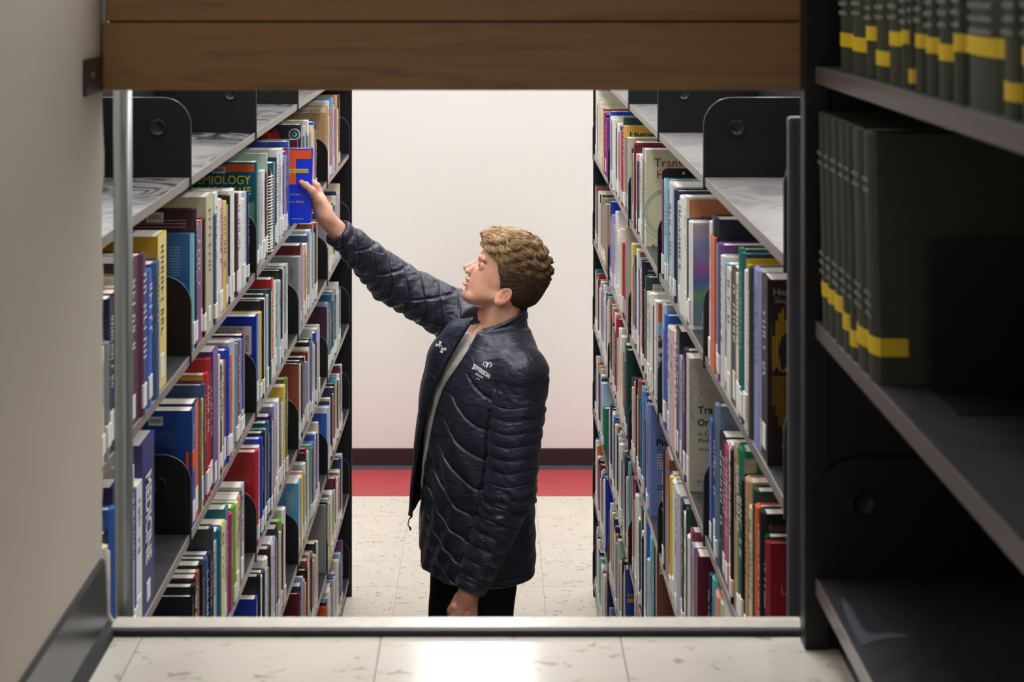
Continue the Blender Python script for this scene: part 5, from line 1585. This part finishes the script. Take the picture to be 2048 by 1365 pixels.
# ---- t-shirt
h = 0.005
lo = np.array((-0.26, 4.85, zY(1110))); hi = np.array((0.16, 5.36, zY(640)))
P = grid(lo, hi, h)
d, pf, pl_ = torso(P, -0.016)
ELT = [(zY(1300), -.090), (zY(1135), -.092), (zY(1000), -.092), (zY(900), -.055), (zY(800), -.022), (zY(760), .002), (zY(720), .040), (zY(690), .050), (zY(660), .030), (zY(590), .018)]
el_t = np.interp(P[2], [e[0] for e in ELT], [e[1] for e in ELT])
d = d - 0.022 * np.clip((el_t - pl_) / 0.02, 0, 1) * np.clip(pf / 0.05, 0, 1)
d = np.maximum(d, zY(1095) - P[2])
neck_hole = cone(P, A3(975, 660, YC - 0.01), A3(1000, 600, YC), 0.066, 0.075)[0]
d = smax(d, -neck_hole, 0.006)
d = np.maximum(d, P[2] - zY(655))
d = d + 0.0025 * wob(P, 45, 9) + 0.002 * np.sin(70 * pl_ + 6 * np.sin(9 * P[2]))
net_obj('t_shirt', d, lo, h, M_tee, man, man_loc)

# ---- jacket
h = 0.0042
lo = np.array((at(640, 0, 5.08)[0], 4.825, zY(1205))); hi = np.array((at(1125, 0, 4.95)[0], 5.42, zY(415)))
P = grid(lo, hi, h)
X, Y, Z = P
EL = smooth_levels([(zY(1300), -.090), (zY(1135), -.092), (zY(1000), -.092), (zY(900), -.055), (zY(800), -.022), (zY(760), .002), (zY(720), .040), (zY(690), .050), (zY(660), .030), (zY(590), .018)], 4)
el = np.interp(Z, [e[0] for e in EL], [e[1] for e in EL])
d, pf, pl_ = torso(P, 0.004)
# chevron quilting on the body panels
q = Z + 0.62 * np.maximum(0, pl_ - el - 0.055) + 0.012 * np.sin(14 * pl_)
per = 0.074
ph = np.abs(((q / per) % 1.0) - 0.5) * per          # distance to the stitch line
amp = np.clip((zY(735) - Z) / 0.05, 0, 1)
gro = lambda dist, wd: np.exp(-(dist / wd) ** 2)
d = d + amp * (0.0030 - 0.0058 * np.abs(np.sin(np.pi * q / per)) ** 0.6)
d = d + 0.0020 * wob(P, 60, 1) + 0.0012 * wob(P, 130, 2)
# vertical drapery on the front
d = d + 0.0030 * np.sin(pl_ * 95 + 5 * np.sin(Z * 11)) * np.clip((pf - 0.02) * 12, 0, 1) * np.clip((zY(800) - Z) * 6, 0, 1)
hem = zY(1133) + 0.010 * np.clip(-pl_ * 4, -1, 1)
d = smax(d, hem - Z, 0.008)
d = d + 0.004 * gro(Z - hem - 0.022, 0.004)
inner = torso(P, -0.011)[0]
d = np.maximum(d, -inner)
d = np.maximum(d, Z - zY(655) - 0 * X)
# shoulder yoke
yk = cone(P, A3(1000, 676, YC) , LSH + np.array((-.004, .02, .016)), 0.070, 0.072)[0]
yk = np.maximum(yk, -(torso(P, -0.011)[0]))
d = smin(d, yk, 0.030)
yk2 = cone(P, A3(990, 676, YC + .02), RSH, 0.066, 0.074)[0]
yk2 = np.maximum(yk2, -(torso(P, -0.011)[0]))
d = smin(d, yk2, 0.030)
# front opening: remove everything right of the zip on the front
cut = np.maximum(pl_ - el, 0.012 - pf)
cut = np.maximum(cut, Z - zY(600))
cut_arm = cone(P, A3(935, 640, 5.22), REL, 0.085, 0.08)[0]
cut2 = np.maximum(cut, -cut_arm)
d = smax(d, -cut2, 0.004)
# neck hole
nh = cone(P, A3(985, 690, YC - .005), hp(-12, 0, -4), 0.070, 0.066)[0]
d = np.maximum(d, -nh)
# standing collar
AX0, AX1 = A3(994, 690, YC), A3(1003, 600, YC)
cd, ct = cone(P, AX0, AX1, 0.088, 0.080)
col = np.abs(cd + 0.006) - 0.0075
xb_, xf_ = at(1050, 0, YC)[0], at(948, 0, YC)[0]
ztop = zY(611) + (zY(652) - zY(611)) * np.clip((xb_ - X) / (xb_ - xf_), -0.1, 1.1) + 0.010 * np.clip((Y - YC) / .08, -1, 1)
col = smax(col, Z - ztop, 0.006)
col = np.maximum(col, zY(706) - Z)
col = col + 0.0038 * gro(np.abs(((Z - ztop) / 0.030 % 1.0) - 0.5) * 0.030, 0.0045) + 0.0015 * wob(P, 90, 5)
ccut = np.maximum(pl_ - el, 0.000 - pf)
col = smax(col, -ccut, 0.004)
d = smin(d, col, 0.008)
# left sleeve, hanging: horizontal tubes of quilting, creased below the elbow
s1, t1 = cone(P, LSH + np.array((0.0, 0.01, .0)), LEL, 0.0830, 0.0715)
s2, t2 = cone(P, LEL, LWR, 0.0715, 0.0470)
perS = 0.0365
zz = Z + 0.004 * np.sin(X * 40)
ph = np.abs(((zz / perS) % 1.0) - 0.5) * perS
s1 = s1 + np.clip((zY(770) - Z) / .03, 0, 1) * (0.0026 - 0.0052 * np.abs(np.sin(np.pi * zz / perS)) ** 0.6)
ph2 = np.abs((((t2 * 0.30 + 0.10 * (X - LEL[0])) / 0.043) % 1.0) - 0.5) * 0.043
qs2 = t2 * 0.30 + 0.10 * (X - LEL[0])
s2 = s2 + np.clip(t2 * 9, 0, 1) * (0.003 - 0.006 * np.abs(np.sin(np.pi * qs2 / 0.043)) ** 0.6) + 0.0030 * wob(P, 75, 11) + 0.0024 * wob(P, 140, 12)
s1 = s1 + 0.0024 * wob(P, 60, 13) + 0.0014 * wob(P, 150, 14)
sl = smin(s1, s2, 0.020)
# elbow creases
ec = np.sqrt((X - LEL[0]) ** 2 + (Z - LEL[2]) ** 2)
sl = sl + 0.0040 * np.sin((Z - LEL[2]) * 190 + (X - LEL[0]) * 60 + 1.5 * np.sin(70 * (X - LEL[0]))) * np.exp(-((Z - LEL[2] + 0.02) / .055) ** 2)
# cuff
wdir = (LWR - LEL) / np.linalg.norm(LWR - LEL)
along = (X - LWR[0]) * wdir[0] + (Y - LWR[1]) * wdir[1] + (Z - LWR[2]) * wdir[2]
sl = smax(sl, along - 0.014, 0.008)
sl = sl + 0.004 * gro(along + 0.016, 0.004)
hol = cone(P, LWR - wdir * 0.03, LWR + wdir * 0.08, 0.030, 0.036)[0]
sl = np.maximum(sl, -hol)
# armhole seam
d = np.minimum(d + 0.0055 * np.exp(-(np.maximum(sl, 0) / 0.008) ** 2) * (Z < zY(770)), sl + 0.0) * (Z < zY(790)) + smin(d, sl, 0.014) * (Z >= zY(790))
seam = np.abs(np.sqrt((X - LSH[0]) ** 2 + (Y - LSH[1] - .05) ** 2 * .6 + (Z - LSH[2] + .035) ** 2) - 0.095)
d = d + 0.0045 * gro(seam, 0.0045) * (Z > zY(900)) * (Y < YC)
# right sleeve, reaching up to the shelf
s3, t3 = cone(P, RSH, REL, 0.0800, 0.0655)
s4, t4 = cone(P, REL, RWR, 0.0655, 0.0430)
ax_ = (RWR - RSH) / np.linalg.norm(RWR - RSH)
al = (X - RSH[0]) * ax_[0] + (Y - RSH[1]) * ax_[1] + (Z - RSH[2]) * ax_[2]
pr = np.array((-ax_[2], 0, ax_[0])); pr /= np.linalg.norm(pr)
qq = (X - RSH[0]) * pr[0] + (Z - RSH[2]) * pr[2]
fam = np.abs((((al + 0.75 * qq + 0.006 * np.sin(60 * qq)) / 0.066) % 1.0) - 0.5) * 0.066
fam2 = np.abs((((al - 1.1 * qq) / 0.13) % 1.0) - 0.5) * 0.13
wr = 0.002 - 0.0036 * np.abs(np.sin(np.pi * (al + 0.75 * qq + 0.006 * np.sin(60 * qq)) / 0.066)) ** 0.6 + 0.0024 * wob(P, 70, 21) + 0.0026 * wob(P, 150, 22)
fold = 0.0030 * np.sin(al * 170 + 60 * qq + 2.5 * np.sin(40 * qq)) * np.clip(qq * 22 + 0.25, 0.05, 1)
s3 = s3 + wr + fold * 0.8
s4 = s4 + wr + fold * np.clip(1 - t4 * .6, .4, 1)
sr = smin(s3, s4, 0.02)
wd2 = (RWR - REL) / np.linalg.norm(RWR - REL)
along = (X - RWR[0]) * wd2[0] + (Y - RWR[1]) * wd2[1] + (Z - RWR[2]) * wd2[2]
sr = smax(sr, along - 0.006, 0.008)
sr = sr + 0.005 * gro(along + 0.022, 0.005)
hol = cone(P, RWR - wd2 * 0.03, RWR + wd2 * 0.08, 0.032, 0.034)[0]
sr = np.maximum(sr, -hol)
d = smin(d, sr, 0.018)
jacket = net_obj('jacket', d, lo, h, M_nylon, man, man_loc)
jacket['label'] = 'navy quilted nylon jacket hanging open'
# stitch coordinates for the quilting lines
co = np.empty(len(jacket.data.vertices) * 3, np.float32); jacket.data.vertices.foreach_get('co', co); co = co.reshape(-1, 3) + np.array(man_loc, np.float32)
P = (co[:, 0], co[:, 1], co[:, 2]); X, Y, Z = P
dt, pf, pl_ = torso(P, 0.004)
el = np.interp(Z, [e[0] for e in EL], [e[1] for e in EL])
qT = (Z + 0.62 * np.maximum(0, pl_ - el - 0.055) + 0.012 * np.sin(14 * pl_)) / 0.074
d1, t1 = cone(P, LSH + np.array((0.0, 0.01, .0)), LEL, 0.0830, 0.0715); d2, t2 = cone(P, LEL, LWR, 0.0715, 0.0470)
q1 = (Z + 0.004 * np.sin(X * 40)) / 0.0365; q2 = (t2 * 0.30 + 0.10 * (X - LEL[0])) / 0.043
d3 = np.minimum(cone(P, RSH, REL, 0.08, 0.0655)[0], cone(P, REL, RWR, 0.0655, 0.043)[0])
al = (X - RSH[0]) * ax_[0] + (Y - RSH[1]) * ax_[1] + (Z - RSH[2]) * ax_[2]; qq = (X - RSH[0]) * pr[0] + (Z - RSH[2]) * pr[2]
q3 = (al + 0.75 * qq + 0.006 * np.sin(60 * qq)) / 0.066; q3b = (al - 1.1 * qq) / 0.13
near = np.argmin(np.stack([dt, d1, d2, d3]), axis=0)
st = np.zeros((len(co), 4), np.float32)
st[:, 0] = np.choose(near, [qT, q1, q2, q3]); st[:, 1] = np.where(near == 3, q3b, 0.5)
mk_ = np.choose(near, [np.clip((zY(725) - Z) / 0.01, 0, 1), np.clip((zY(775) - Z) / 0.01, 0, 1), np.ones_like(Z), np.clip((al - 0.02) / 0.02, 0, 1)])
st[:, 2] = mk_; st[:, 3] = 1
a_ = jacket.data.color_attributes.new('stitch', 'FLOAT_COLOR', 'POINT'); a_.data.foreach_set('color', st.ravel())

# right front panel: a sheet swinging free, nylon outside and black lining inside
def cm(pts, n):
    pts = [np.array(p, float) for p in pts]
    out = []
    m = len(pts) - 1
    for i in range(n + 1):
        t = i / n * m; k = min(int(t), m - 1); s_ = t - k
        p0, p1, p2, p3 = pts[max(k - 1, 0)], pts[k], pts[k + 1], pts[min(k + 2, m)]
        out.append(0.5 * ((2 * p1) + (-p0 + p2) * s_ + (2 * p0 - 5 * p1 + 4 * p2 - p3) * s_ ** 2 + (-p0 + 3 * p1 - 3 * p2 + p3) * s_ ** 3))
    return out
c0 = [(946, 636, 5.01), (926, 668, 5.00), (901, 712, 5.01), (874, 762, 5.03), (853, 812, 5.05), (840, 872, 5.065), (831, 930, 5.075), (825, 985, 5.075), (820, 1030, 5.07)]
c1 = [(922, 640, 5.06), (893, 662, 5.06), (867, 700, 5.07), (851, 752, 5.08), (840, 806, 5.09), (833, 866, 5.105), (828, 928, 5.115), (826, 980, 5.12), (824, 1022, 5.12)]
c2 = [(908, 640, 5.13), (884, 668, 5.15), (864, 702, 5.15), (854, 756, 5.16), (850, 810, 5.17), (852, 868, 5.175), (854, 925, 5.18), (852, 962, 5.18), (848, 990, 5.18)]
c3 = [(905, 640, 5.23), (900, 670, 5.24), (900, 705, 5.245), (902, 756, 5.25), (905, 810, 5.25), (905, 868, 5.25), (905, 915, 5.25), (900, 945, 5.25), (895, 965, 5.25)]
NS, NT = 64, 24
curves = [cm([at(*p) for p in c_], NS) for c_ in (c0, c1, c2, c3)]
G = [cm([c_[i] for c_ in curves], NT) for i in range(NS + 1)]
G = np.array(G)
du = np.gradient(G, axis=0); dv = np.gradient(G, axis=1)
nrm = np.cross(du, dv); nrm /= np.linalg.norm(nrm, axis=2, keepdims=True) + 1e-9
if nrm[NS // 2, NT // 2, 0] > 0: nrm = -nrm           # outwards is away from the body (-x)
sI = np.linspace(0, 1, NS + 1)[:, None]; tI = np.linspace(0, 1, NT + 1)[None, :]
puff = 0.004 * np.abs(np.sin(np.pi * (sI * 5.2 + 0.5 * tI))) ** 0.6 + 0.0022 * np.sin(20 * tI + 9 * sI) * (0.3 + sI)
Go = G + nrm * (puff[:, :, None] + 0.001)
Gi = G - nrm * 0.0035
W_ = NT + 1
def sheet(name, A, mat, flip, parent):
    vv = [tuple(p) for r_ in A for p in r_]
    ff = [(i * W_ + k, i * W_ + k + 1, (i + 1) * W_ + k + 1, (i + 1) * W_ + k) for i in range(NS) for k in range(NT)]
    if flip: ff = [tuple(reversed(q)) for q in ff]
    return mesh(name, vv, ff, mat, parent, man_loc, smooth=True)
fp = sheet('front_panel', Go, M_nylon, True, jacket)
a_ = fp.data.color_attributes.new('stitch', 'FLOAT_COLOR', 'POINT')
st = np.zeros((NS + 1, NT + 1, 4), np.float32); st[..., 0] = sI * 5.2 + 0.5 * tI; st[..., 1] = 0.5; st[..., 2] = np.clip((sI - 0.22) * 10, 0, 1) + 0 * tI; st[..., 3] = 1
a_.data.foreach_set('color', st.ravel())
ln = sheet('lining', Gi, M_lining, False, jacket)
# zip tapes along both front edges, pull cord on the free corner
edge = [tuple((Go[i, 0] + Gi[i, 0]) / 2) for i in range(0, NS + 1, 2)]
MB().tube(edge, 0.0052, 8).build('zip_tape', M_zip, jacket, man_loc, smooth=True)
hemline = [tuple((Go[NS, k] + Gi[NS, k]) / 2) for k in range(0, NT + 1)]
MB().tube(hemline, 0.0048, 8).build('hem', M_nylon, jacket, man_loc, smooth=True)
MB().tube([at(822, 1026, 5.07), at(823, 1034, 5.07), at(818, 1040, 5.07), at(816, 1050, 5.07), at(820, 1057, 5.07)], [0.006, 0.0035, 0.0016, 0.0016, 0.0016], 8).build('zip_pull', M_lining, jacket, man_loc, smooth=True)
MB().tube([at(819, 1054, 5.07), at(821.5, 1061, 5.07)], 0.003, 8).build('zip_pull', M_lining, jacket, man_loc, smooth=True)

# left zip tape follows the edge of the left panel
dgm = jacket.data
bv = BVHTree.FromPolygons([Vector(q.co) + Vector(man_loc) for q in dgm.vertices], [tuple(p.vertices) for p in dgm.polygons])
CAM = Vector((0, 0, EYE))
def hit(px, py, bvh=bv):
    dd = (Vector(at(px, py, 5.0)) - CAM).normalized()
    r_ = bvh.ray_cast(CAM, dd)
    return r_[0], r_[1]
zp = []
for py in range(676, 1128, 6):
    zc = zY(py)
    e_ = float(np.interp(zc, [e[0] for e in EL], [e[1] for e in EL]))
    cx = float(np.interp(zc, lz, [l[1] for l in LV])); a_ = float(np.interp(zc, lz, [l[2] for l in LV])); b_ = float(np.interp(zc, lz, [l[3] for l in LV]))
    pf_ = b_ * max(0.0, 1 - abs(e_ / a_) ** 2.3) ** (1 / 2.3) + 0.000
    zp.append((cx + fw[0] * pf_ + lf[0] * (e_ + 0.003), YC + fw[1] * pf_ + lf[1] * (e_ + 0.003), zc))
MB().tube(zp, 0.0048, 8).build('zip_tape', M_zip, jacket, man_loc, smooth=True)

# ---- embroidery, laid onto the cloth
def stitch(name, vf, to_px, bvh=bv, lift=0.0022):
    v2, f2 = vf
    out = []
    last = None
    for q_ in v2:
        p_, n_ = hit(*to_px(q_), bvh)
        if p_ is None:
            p_ = last if last is not None else Vector(at(*to_px(q_), 4.97))
        else:
            p_ = p_ + n_ * lift * 0.3 - (p_ - CAM).normalized() * lift
        last = p_
        out.append(tuple(p_))
    return MB().add(out, f2).build(name, M_thread, jacket, man_loc, fix=False)
# JEFFERSON: letters stand upright while the baseline slopes down to the right
def quad_map(p00, p10, p01):
    return lambda q: (p00[0] + q[0] * (p10[0] - p00[0]) + q[1] * (p01[0] - p00[0]), p00[1] + q[0] * (p10[1] - p00[1]) + q[1] * (p01[1] - p00[1]))
stitch('lettering', text2d('JEFFERSON', 0.035), quad_map((943.5, 739), (977.5, 761), (947, 727)))
stitch('lettering', text2d('SOCCER', 0.035), quad_map((950.5, 749.5), (965.5, 758.5), (952, 745.5)))
def thick(pts, w):
    vv = []; ff = []
    for i, p in enumerate(pts):
        a_ = pts[max(i - 1, 0)]; b_ = pts[min(i + 1, len(pts) - 1)]
        dx, dy = b_[0] - a_[0], b_[1] - a_[1]; l = math.hypot(dx, dy) or 1
        ww = w[i] if isinstance(w, list) else w
        vv += [(p[0] - dy / l * ww / 2, p[1] + dx / l * ww / 2), (p[0] + dy / l * ww / 2, p[1] - dx / l * ww / 2)]
    for i in range(len(pts) - 1):
        ff.append((2 * i, 2 * i + 1, 2 * i + 3, 2 * i + 2))
    return vv, ff
def merge(*parts):
    V_, F_2 = [], []
    for v_, f_ in parts:
        n_ = len(V_); V_ += v_; F_2 += [tuple(i + n_ for i in q) for q in f_]
    return V_, F_2
ident = lambda q: q
stitch('lettering', thick([(952.5, 756.5), (956, 758), (959, 760)], 1.5), ident)
# ram's head: two curled horns over a narrow face
def horn(cx, cy, sg):
    return thick([(cx + sg * (4.2 - 0.9 * t) * math.cos(t), cy - (4.6 - 0.9 * t) * math.sin(t)) for t in [-1.5 + 0.4 * k for k in range(14)]], 1.5)
stitch('emblem', merge(horn(971.0, 727.5, -1), horn(979.0, 729.0, 1), thick([(975, 725), (974.5, 731), (972.5, 737)], [2.5, 3.6, 1.2])), ident)
# chest mark on the right panel: two crossing arcs with flared ends
fpm = fp.data
bv2 = BVHTree.FromPolygons([Vector(q.co) + Vector(man_loc) for q in fpm.vertices], [tuple(p.vertices) for p in fpm.polygons])
def flare(cx, cy, ang):
    ca_, sa_ = math.cos(ang), math.sin(ang)
    def R(x, y): return (cx + x * ca_ - y * sa_, cy + x * sa_ + y * ca_)
    parts = []
    for sg in (-1, 1):
        pts = []; ws = []
        for k in range(13):
            t = -1.0 + 2.0 * k / 12
            pts.append(R(9.4 * t, sg * (6.4 - 8.8 * (1 - t * t))))
            ws.append(1.2 + 5.2 * max(0, abs(t) - 0.4) / 0.6)
        parts.append(thick(pts, ws))
    return merge(*parts)
stitch('emblem', flare(881.5, 694.5, math.radians(54)), ident, bv2)

# ---- hair
HAIR = smooth_levels([(-4, 30, -57, 36), (14, 66, -75, 47.5), (30, 67, -80, 51), (50, 68, -82, 53.5), (62, 69, -82, 55), (72, 71, -81, 56), (86, 77, -77, 55), (98, 78, -71, 53), (108, 72, -63, 50), (118, 56, -53, 44), (127, 36, -40, 35), (133, 16, -26, 22), (136, 0, -14, 8)])
h = 0.0022
lo = np.array((at(945, 0, YC)[0], YC - 0.10, zY(635))); hi = np.array((at(1118, 0, YC)[0], YC + 0.10, zY(440)))
P = grid(lo, hi, h)
P = tuple(p + 0 * (P[0] + P[1] + P[2]) for p in P)
u, v, w = headframe(P)
av = np.abs(v)
d = loft(u, v, w, HAIR, 2.25)
# the quiff rolls up from the forehead; temples cut back; skin fade round the ear
front = np.interp(w, [-10, 8, 20, 34, 50, 62, 68, 74, 80], [-26, -16, 4, 10, 21, 27, 34, 58, 90]).astype(np.float32)
front = front + np.interp(w, [60, 72, 90], [0.0, 10, 0]) * np.clip(1 - (av / 34), 0, 1)
d = smax(d, u - front, 5.0)
erz = (u + 9) * ca + (w - 8) * sa; esz = -(u + 9) * sa + (w - 8) * ca
earhole = np.sqrt((erz / 17.0) ** 2 + (esz / 22.0) ** 2)
d = smax(d, -(earhole - 1) * 17 + np.where(av > 35, 0, 50) * -1.0, 3.0) if False else np.where((earhole < 1) & (av > 40), np.maximum(d, (1 - earhole) * 15), d)
wave = 2.6 * np.sin(0.16 * u + 0.26 * w + 1.6 * np.sin(0.11 * v + 0.05 * u)) + 1.3 * np.sin(0.42 * w + 0.2 * v - 0.12 * u + 2 * np.sin(.1 * u))
d = d + wave * np.clip((w - 62) / 30, 0, 1) + 0.5 * np.sin(0.9 * v + 0.5 * w + 0.3 * u)
d = d * S_
def hair_mat():
    m, nt, b = newmat('hair')
    at_ = nt.nodes.new('ShaderNodeAttribute'); at_.attribute_name = 'hair_colour'
    nt.links.new(at_.outputs['Color'], b.inputs['Base Color'])
    b.inputs['Roughness'].default_value = 0.45
    b.inputs['Specular IOR Level'].default_value = 0.5
    return m
M_hair = hair_mat()
M_hair2 = hair_mat(); M_hair2.name = 'hair_under'; M_hair2.node_tree.nodes['Principled BSDF'].inputs['Roughness'].default_value = 0.95; M_hair2.node_tree.nodes['Principled BSDF'].inputs['Specular IOR Level'].default_value = 0.1
hair = net_obj('hair', d, lo, h, M_hair2, man, man_loc)
hair['label'] = 'short wavy dark blond hair, darker clipped sides'
TOPC = np.array(lin((194, 160, 116))[:3]); MIDC = np.array(lin((144, 112, 78))[:3]); SIDC = np.array(lin((96, 73, 55))[:3])
def hair_col(U):
    k = np.clip((U[2] - 45 + 0.25 * U[0]) / 50, 0, 1)[:, None]
    k2 = np.clip((U[0] + 10) / 60, 0, 1)[:, None]
    return SIDC * (1 - k) + k * (MIDC * (1 - k2) + TOPC * k2)
me = hair.data
co = np.empty(len(me.vertices) * 3, np.float32); me.vertices.foreach_get('co', co); co = co.reshape(-1, 3) + np.array(man_loc)
nr = np.empty(len(me.vertices) * 3, np.float32); me.vertices.foreach_get('normal', nr); nr = nr.reshape(-1, 3)
U = headframe((co[:, 0], co[:, 1], co[:, 2]))
colr = np.ones((len(co), 4), np.float32); colr[:, :3] = hair_col(U) * 0.55
a_ = me.color_attributes.new('hair_colour', 'FLOAT_COLOR', 'POINT'); a_.data.foreach_set('color', colr.ravel())
# strands lying along the growth, gathered into locks
hr = np.random.default_rng(11)
bvh_h = BVHTree.FromPolygons([tuple(c) for c in co], [tuple(p.vertices) for p in me.polygons])
ud = hp(1, 0, 0) - hp(0, 0, 0); ud /= np.linalg.norm(ud); wd = hp(0, 0, 1) - hp(0, 0, 0); wd /= np.linalg.norm(wd); vd = np.array((0, -1.0, 0))
SV, SF, SC = [], [], []
def strand(p, n_, g, L_, nseg, r0, lift, wv, pz_, cl):
    pts = []; nn = []
    q_ = p - n_ * 0.001
    for k in range(nseg + 1):
        pts.append(q_.copy()); nn.append(n_)
        gt = g - n_ * (g @ n_)
        gt /= np.linalg.norm(gt) + 1e-9
        sd = np.cross(n_, gt)
        step = gt + sd * wv * math.cos(pz_ + k * 0.9)
        q_ = q_ + step / np.linalg.norm(step) * L_ / nseg
        r_ = bvh_h.find_nearest(Vector(q_))
        if r_[0] is not None:
            n_ = np.array(r_[1])
            q_ = np.array(r_[0]) + n_ * (0.0006 + lift * math.sin(math.pi * (0.15 + 0.75 * (k + 1) / (nseg + 1))))
    b0 = len(SV)
    for k, c_ in enumerate(pts):
        gt = pts[min(k + 1, nseg)] - pts[max(k - 1, 0)]
        sd = np.cross(nn[k], gt); sd /= np.linalg.norm(sd) + 1e-9
        rr_ = r0 * (1 - 0.8 * (k / nseg) ** 2)
        SV.extend([tuple(c_ + sd * rr_), tuple(c_ - sd * rr_), tuple(c_ + nn[k] * rr_ * 1.3)])
    for k in range(nseg):
        o_ = b0 + 3 * k
        SF.extend([(o_, o_ + 1, o_ + 4, o_ + 3), (o_ + 1, o_ + 2, o_ + 5, o_ + 4), (o_ + 2, o_, o_ + 3, o_ + 5)])
    SC.extend([tuple(cl) + (1,)] * (3 * (nseg + 1)))
def growth(uu, vv_, ww):
    top = float(np.clip((ww - 58) / 22, 0, 1))
    g = top * (-0.85 * ud + wd * (0.75 * math.sin(0.075 * uu + 0.9)) + vd * (0.30 * math.sin(0.10 * uu + 0.08 * ww) + 0.30 * np.sign(vv_))) + (1 - top) * (-0.75 * ud - 0.75 * wd)
    return top, g
near_side = np.where((U[2] > 56) & (U[1] > -30))[0]
rest = np.where((U[2] > 56) & (U[1] <= -30))[0]
locks = np.concatenate([hr.choice(near_side, 560), hr.choice(rest, 100)])
for pick in locks:
    p = co[pick].astype(float); n_ = nr[pick].astype(float)
    uu, vv_, ww = U[0][pick], U[1][pick], U[2][pick]
    top, g = growth(uu, vv_, ww)
    g = g + hr.normal(size=3) * 0.12
    L0_ = hr.uniform(0.024, 0.040); wv0 = hr.uniform(0.2, 0.75); pz0 = hr.uniform(0, 6.28); lf0 = hr.uniform(0.0008, 0.0042) * (0.4 + 0.6 * top)
    sd = np.cross(n_, g); sd /= np.linalg.norm(sd) + 1e-9
    tone = hr.uniform(0.55, 1.35)
    base = hair_col((np.array([uu]), np.array([vv_]), np.array([ww])))[0]
    for k in range(12):
        off = hr.normal() * 0.0022
        cl = base * tone * hr.uniform(0.8, 1.2)
        strand(p + sd * off + hr.normal(size=3) * 0.0008, n_, g + hr.normal(size=3) * 0.04, L0_ * hr.uniform(0.85, 1.1), 7, 0.00062, lf0 * hr.uniform(0.5, 1.1), wv0, pz0 + hr.normal() * 0.15, cl)
sides = np.where((U[2] > 0) & (U[2] <= 66))[0]
for pick in hr.choice(sides, 3600):
    p = co[pick].astype(float); n_ = nr[pick].astype(float)
    uu, vv_, ww = U[0][pick], U[1][pick], U[2][pick]
    top, g = growth(uu, vv_, ww)
    cl = hair_col((np.array([uu]), np.array([vv_]), np.array([ww])))[0] * hr.uniform(0.6, 1.5)
    strand(p, n_, g + hr.normal(size=3) * 0.18, hr.uniform(0.007, 0.013), 3, 0.00045, 0.0008, 0.2, hr.uniform(0, 6), cl)
# fine hairs soften the hairline at temple, forehead and nape
frontw = np.interp(U[2], [-10, 8, 20, 34, 50, 62, 68, 74, 80], [-26, -16, 4, 10, 21, 27, 34, 58, 90])
edgev = np.where((np.abs(U[0] - frontw) < 6) & (U[2] > 2) & (U[2] < 76))[0]
for pick in hr.choice(edgev, 1100):
    p = co[pick].astype(float); n_ = nr[pick].astype(float)
    uu, vv_, ww = U[0][pick], U[1][pick], U[2][pick]
    p = p + ud * hr.uniform(-0.002, 0.006) - np.array((0, -1.0, 0)) * np.sign(vv_) * hr.uniform(0.001, 0.005)
    cl = hair_col((np.array([uu]), np.array([vv_]), np.array([ww])))[0] * hr.uniform(0.7, 1.4)
    top, g = growth(uu, vv_, ww)
    a2 = p + (g * 0.6 - wd * 0.3 + hr.normal(size=3) * 0.15) * 0.009
    b0 = len(SV)
    for c_, rr_ in ((p, .00022), ((p + a2) / 2, .00036), (a2, .00030)):
        SV += [tuple(c_ + wd * rr_), tuple(c_ - wd * rr_), tuple(c_ + vd * rr_)]
    for j in range(2):
        o_ = b0 + 3 * j
        SF += [(o_, o_ + 1, o_ + 4, o_ + 3), (o_ + 1, o_ + 2, o_ + 5, o_ + 4), (o_ + 2, o_, o_ + 3, o_ + 5)]
    SC += [tuple(cl) + (1,)] * 9
# a few loose tufts standing up over the quiff
for (au, aw, tu, tw) in ((52, 112, 58, 124), (56, 111, 62, 121), (48, 114, 52, 122), (72, 98, 80, 104), (40, 117, 46, 121), (60, 108, 67, 117)):
    for k in range(10):
        vv_ = hr.normal() * 5
        a0 = hp(au + hr.normal(), vv_, aw - 3); a2 = hp(tu + hr.normal() * 1.5, vv_ + hr.normal() * 3, tw + hr.normal() * 1.5)
        mid = (a0 + a2) / 2 + ud * 0.002 * hr.normal() + wd * 0.003
        b0 = len(SV)
        for c_, rr_ in ((a0, .0007), (mid, .0006), (a2, .0001)):
            SV += [tuple(c_ + vd * rr_), tuple(c_ - vd * rr_), tuple(c_ + ud * rr_)]
        for j in range(2):
            o_ = b0 + 3 * j
            SF += [(o_, o_ + 1, o_ + 4, o_ + 3), (o_ + 1, o_ + 2, o_ + 5, o_ + 4), (o_ + 2, o_, o_ + 3, o_ + 5)]
        SC += [tuple(MIDC * hr.uniform(.6, 1.1)) + (1,)] * 9
so = mesh('strands', SV, SF, M_hair, hair, man_loc, smooth=True, kind='stuff')
a_ = so.data.color_attributes.new('hair_colour', 'FLOAT_COLOR', 'POINT'); a_.data.foreach_set('color', np.array(SC, np.float32).ravel())
# eyebrows
for sg in (1, -1):
    mb = MB()
    for k in range(60):
        t = hr.random()
        b0 = (61.5 - 8.5 * t, 8 + 18 * t, 49.5 + 4.5 * t - 2.0 * t * t)
        p0 = hp(b0[0] + 3.8, sg * b0[1], b0[2] + hr.normal() * 0.9)
        p1 = hp(b0[0] + 3.4 - 1.4, sg * (b0[1] + 3), b0[2] + 1.4 + hr.normal() * 0.6)
        mb.tube([p0, p1], [0.0006, 0.0002], 3, cap=False)
    mb.build('eyebrow', pmat('brow_hair', (74, 52, 36), 0.6), man, man_loc, kind='stuff')
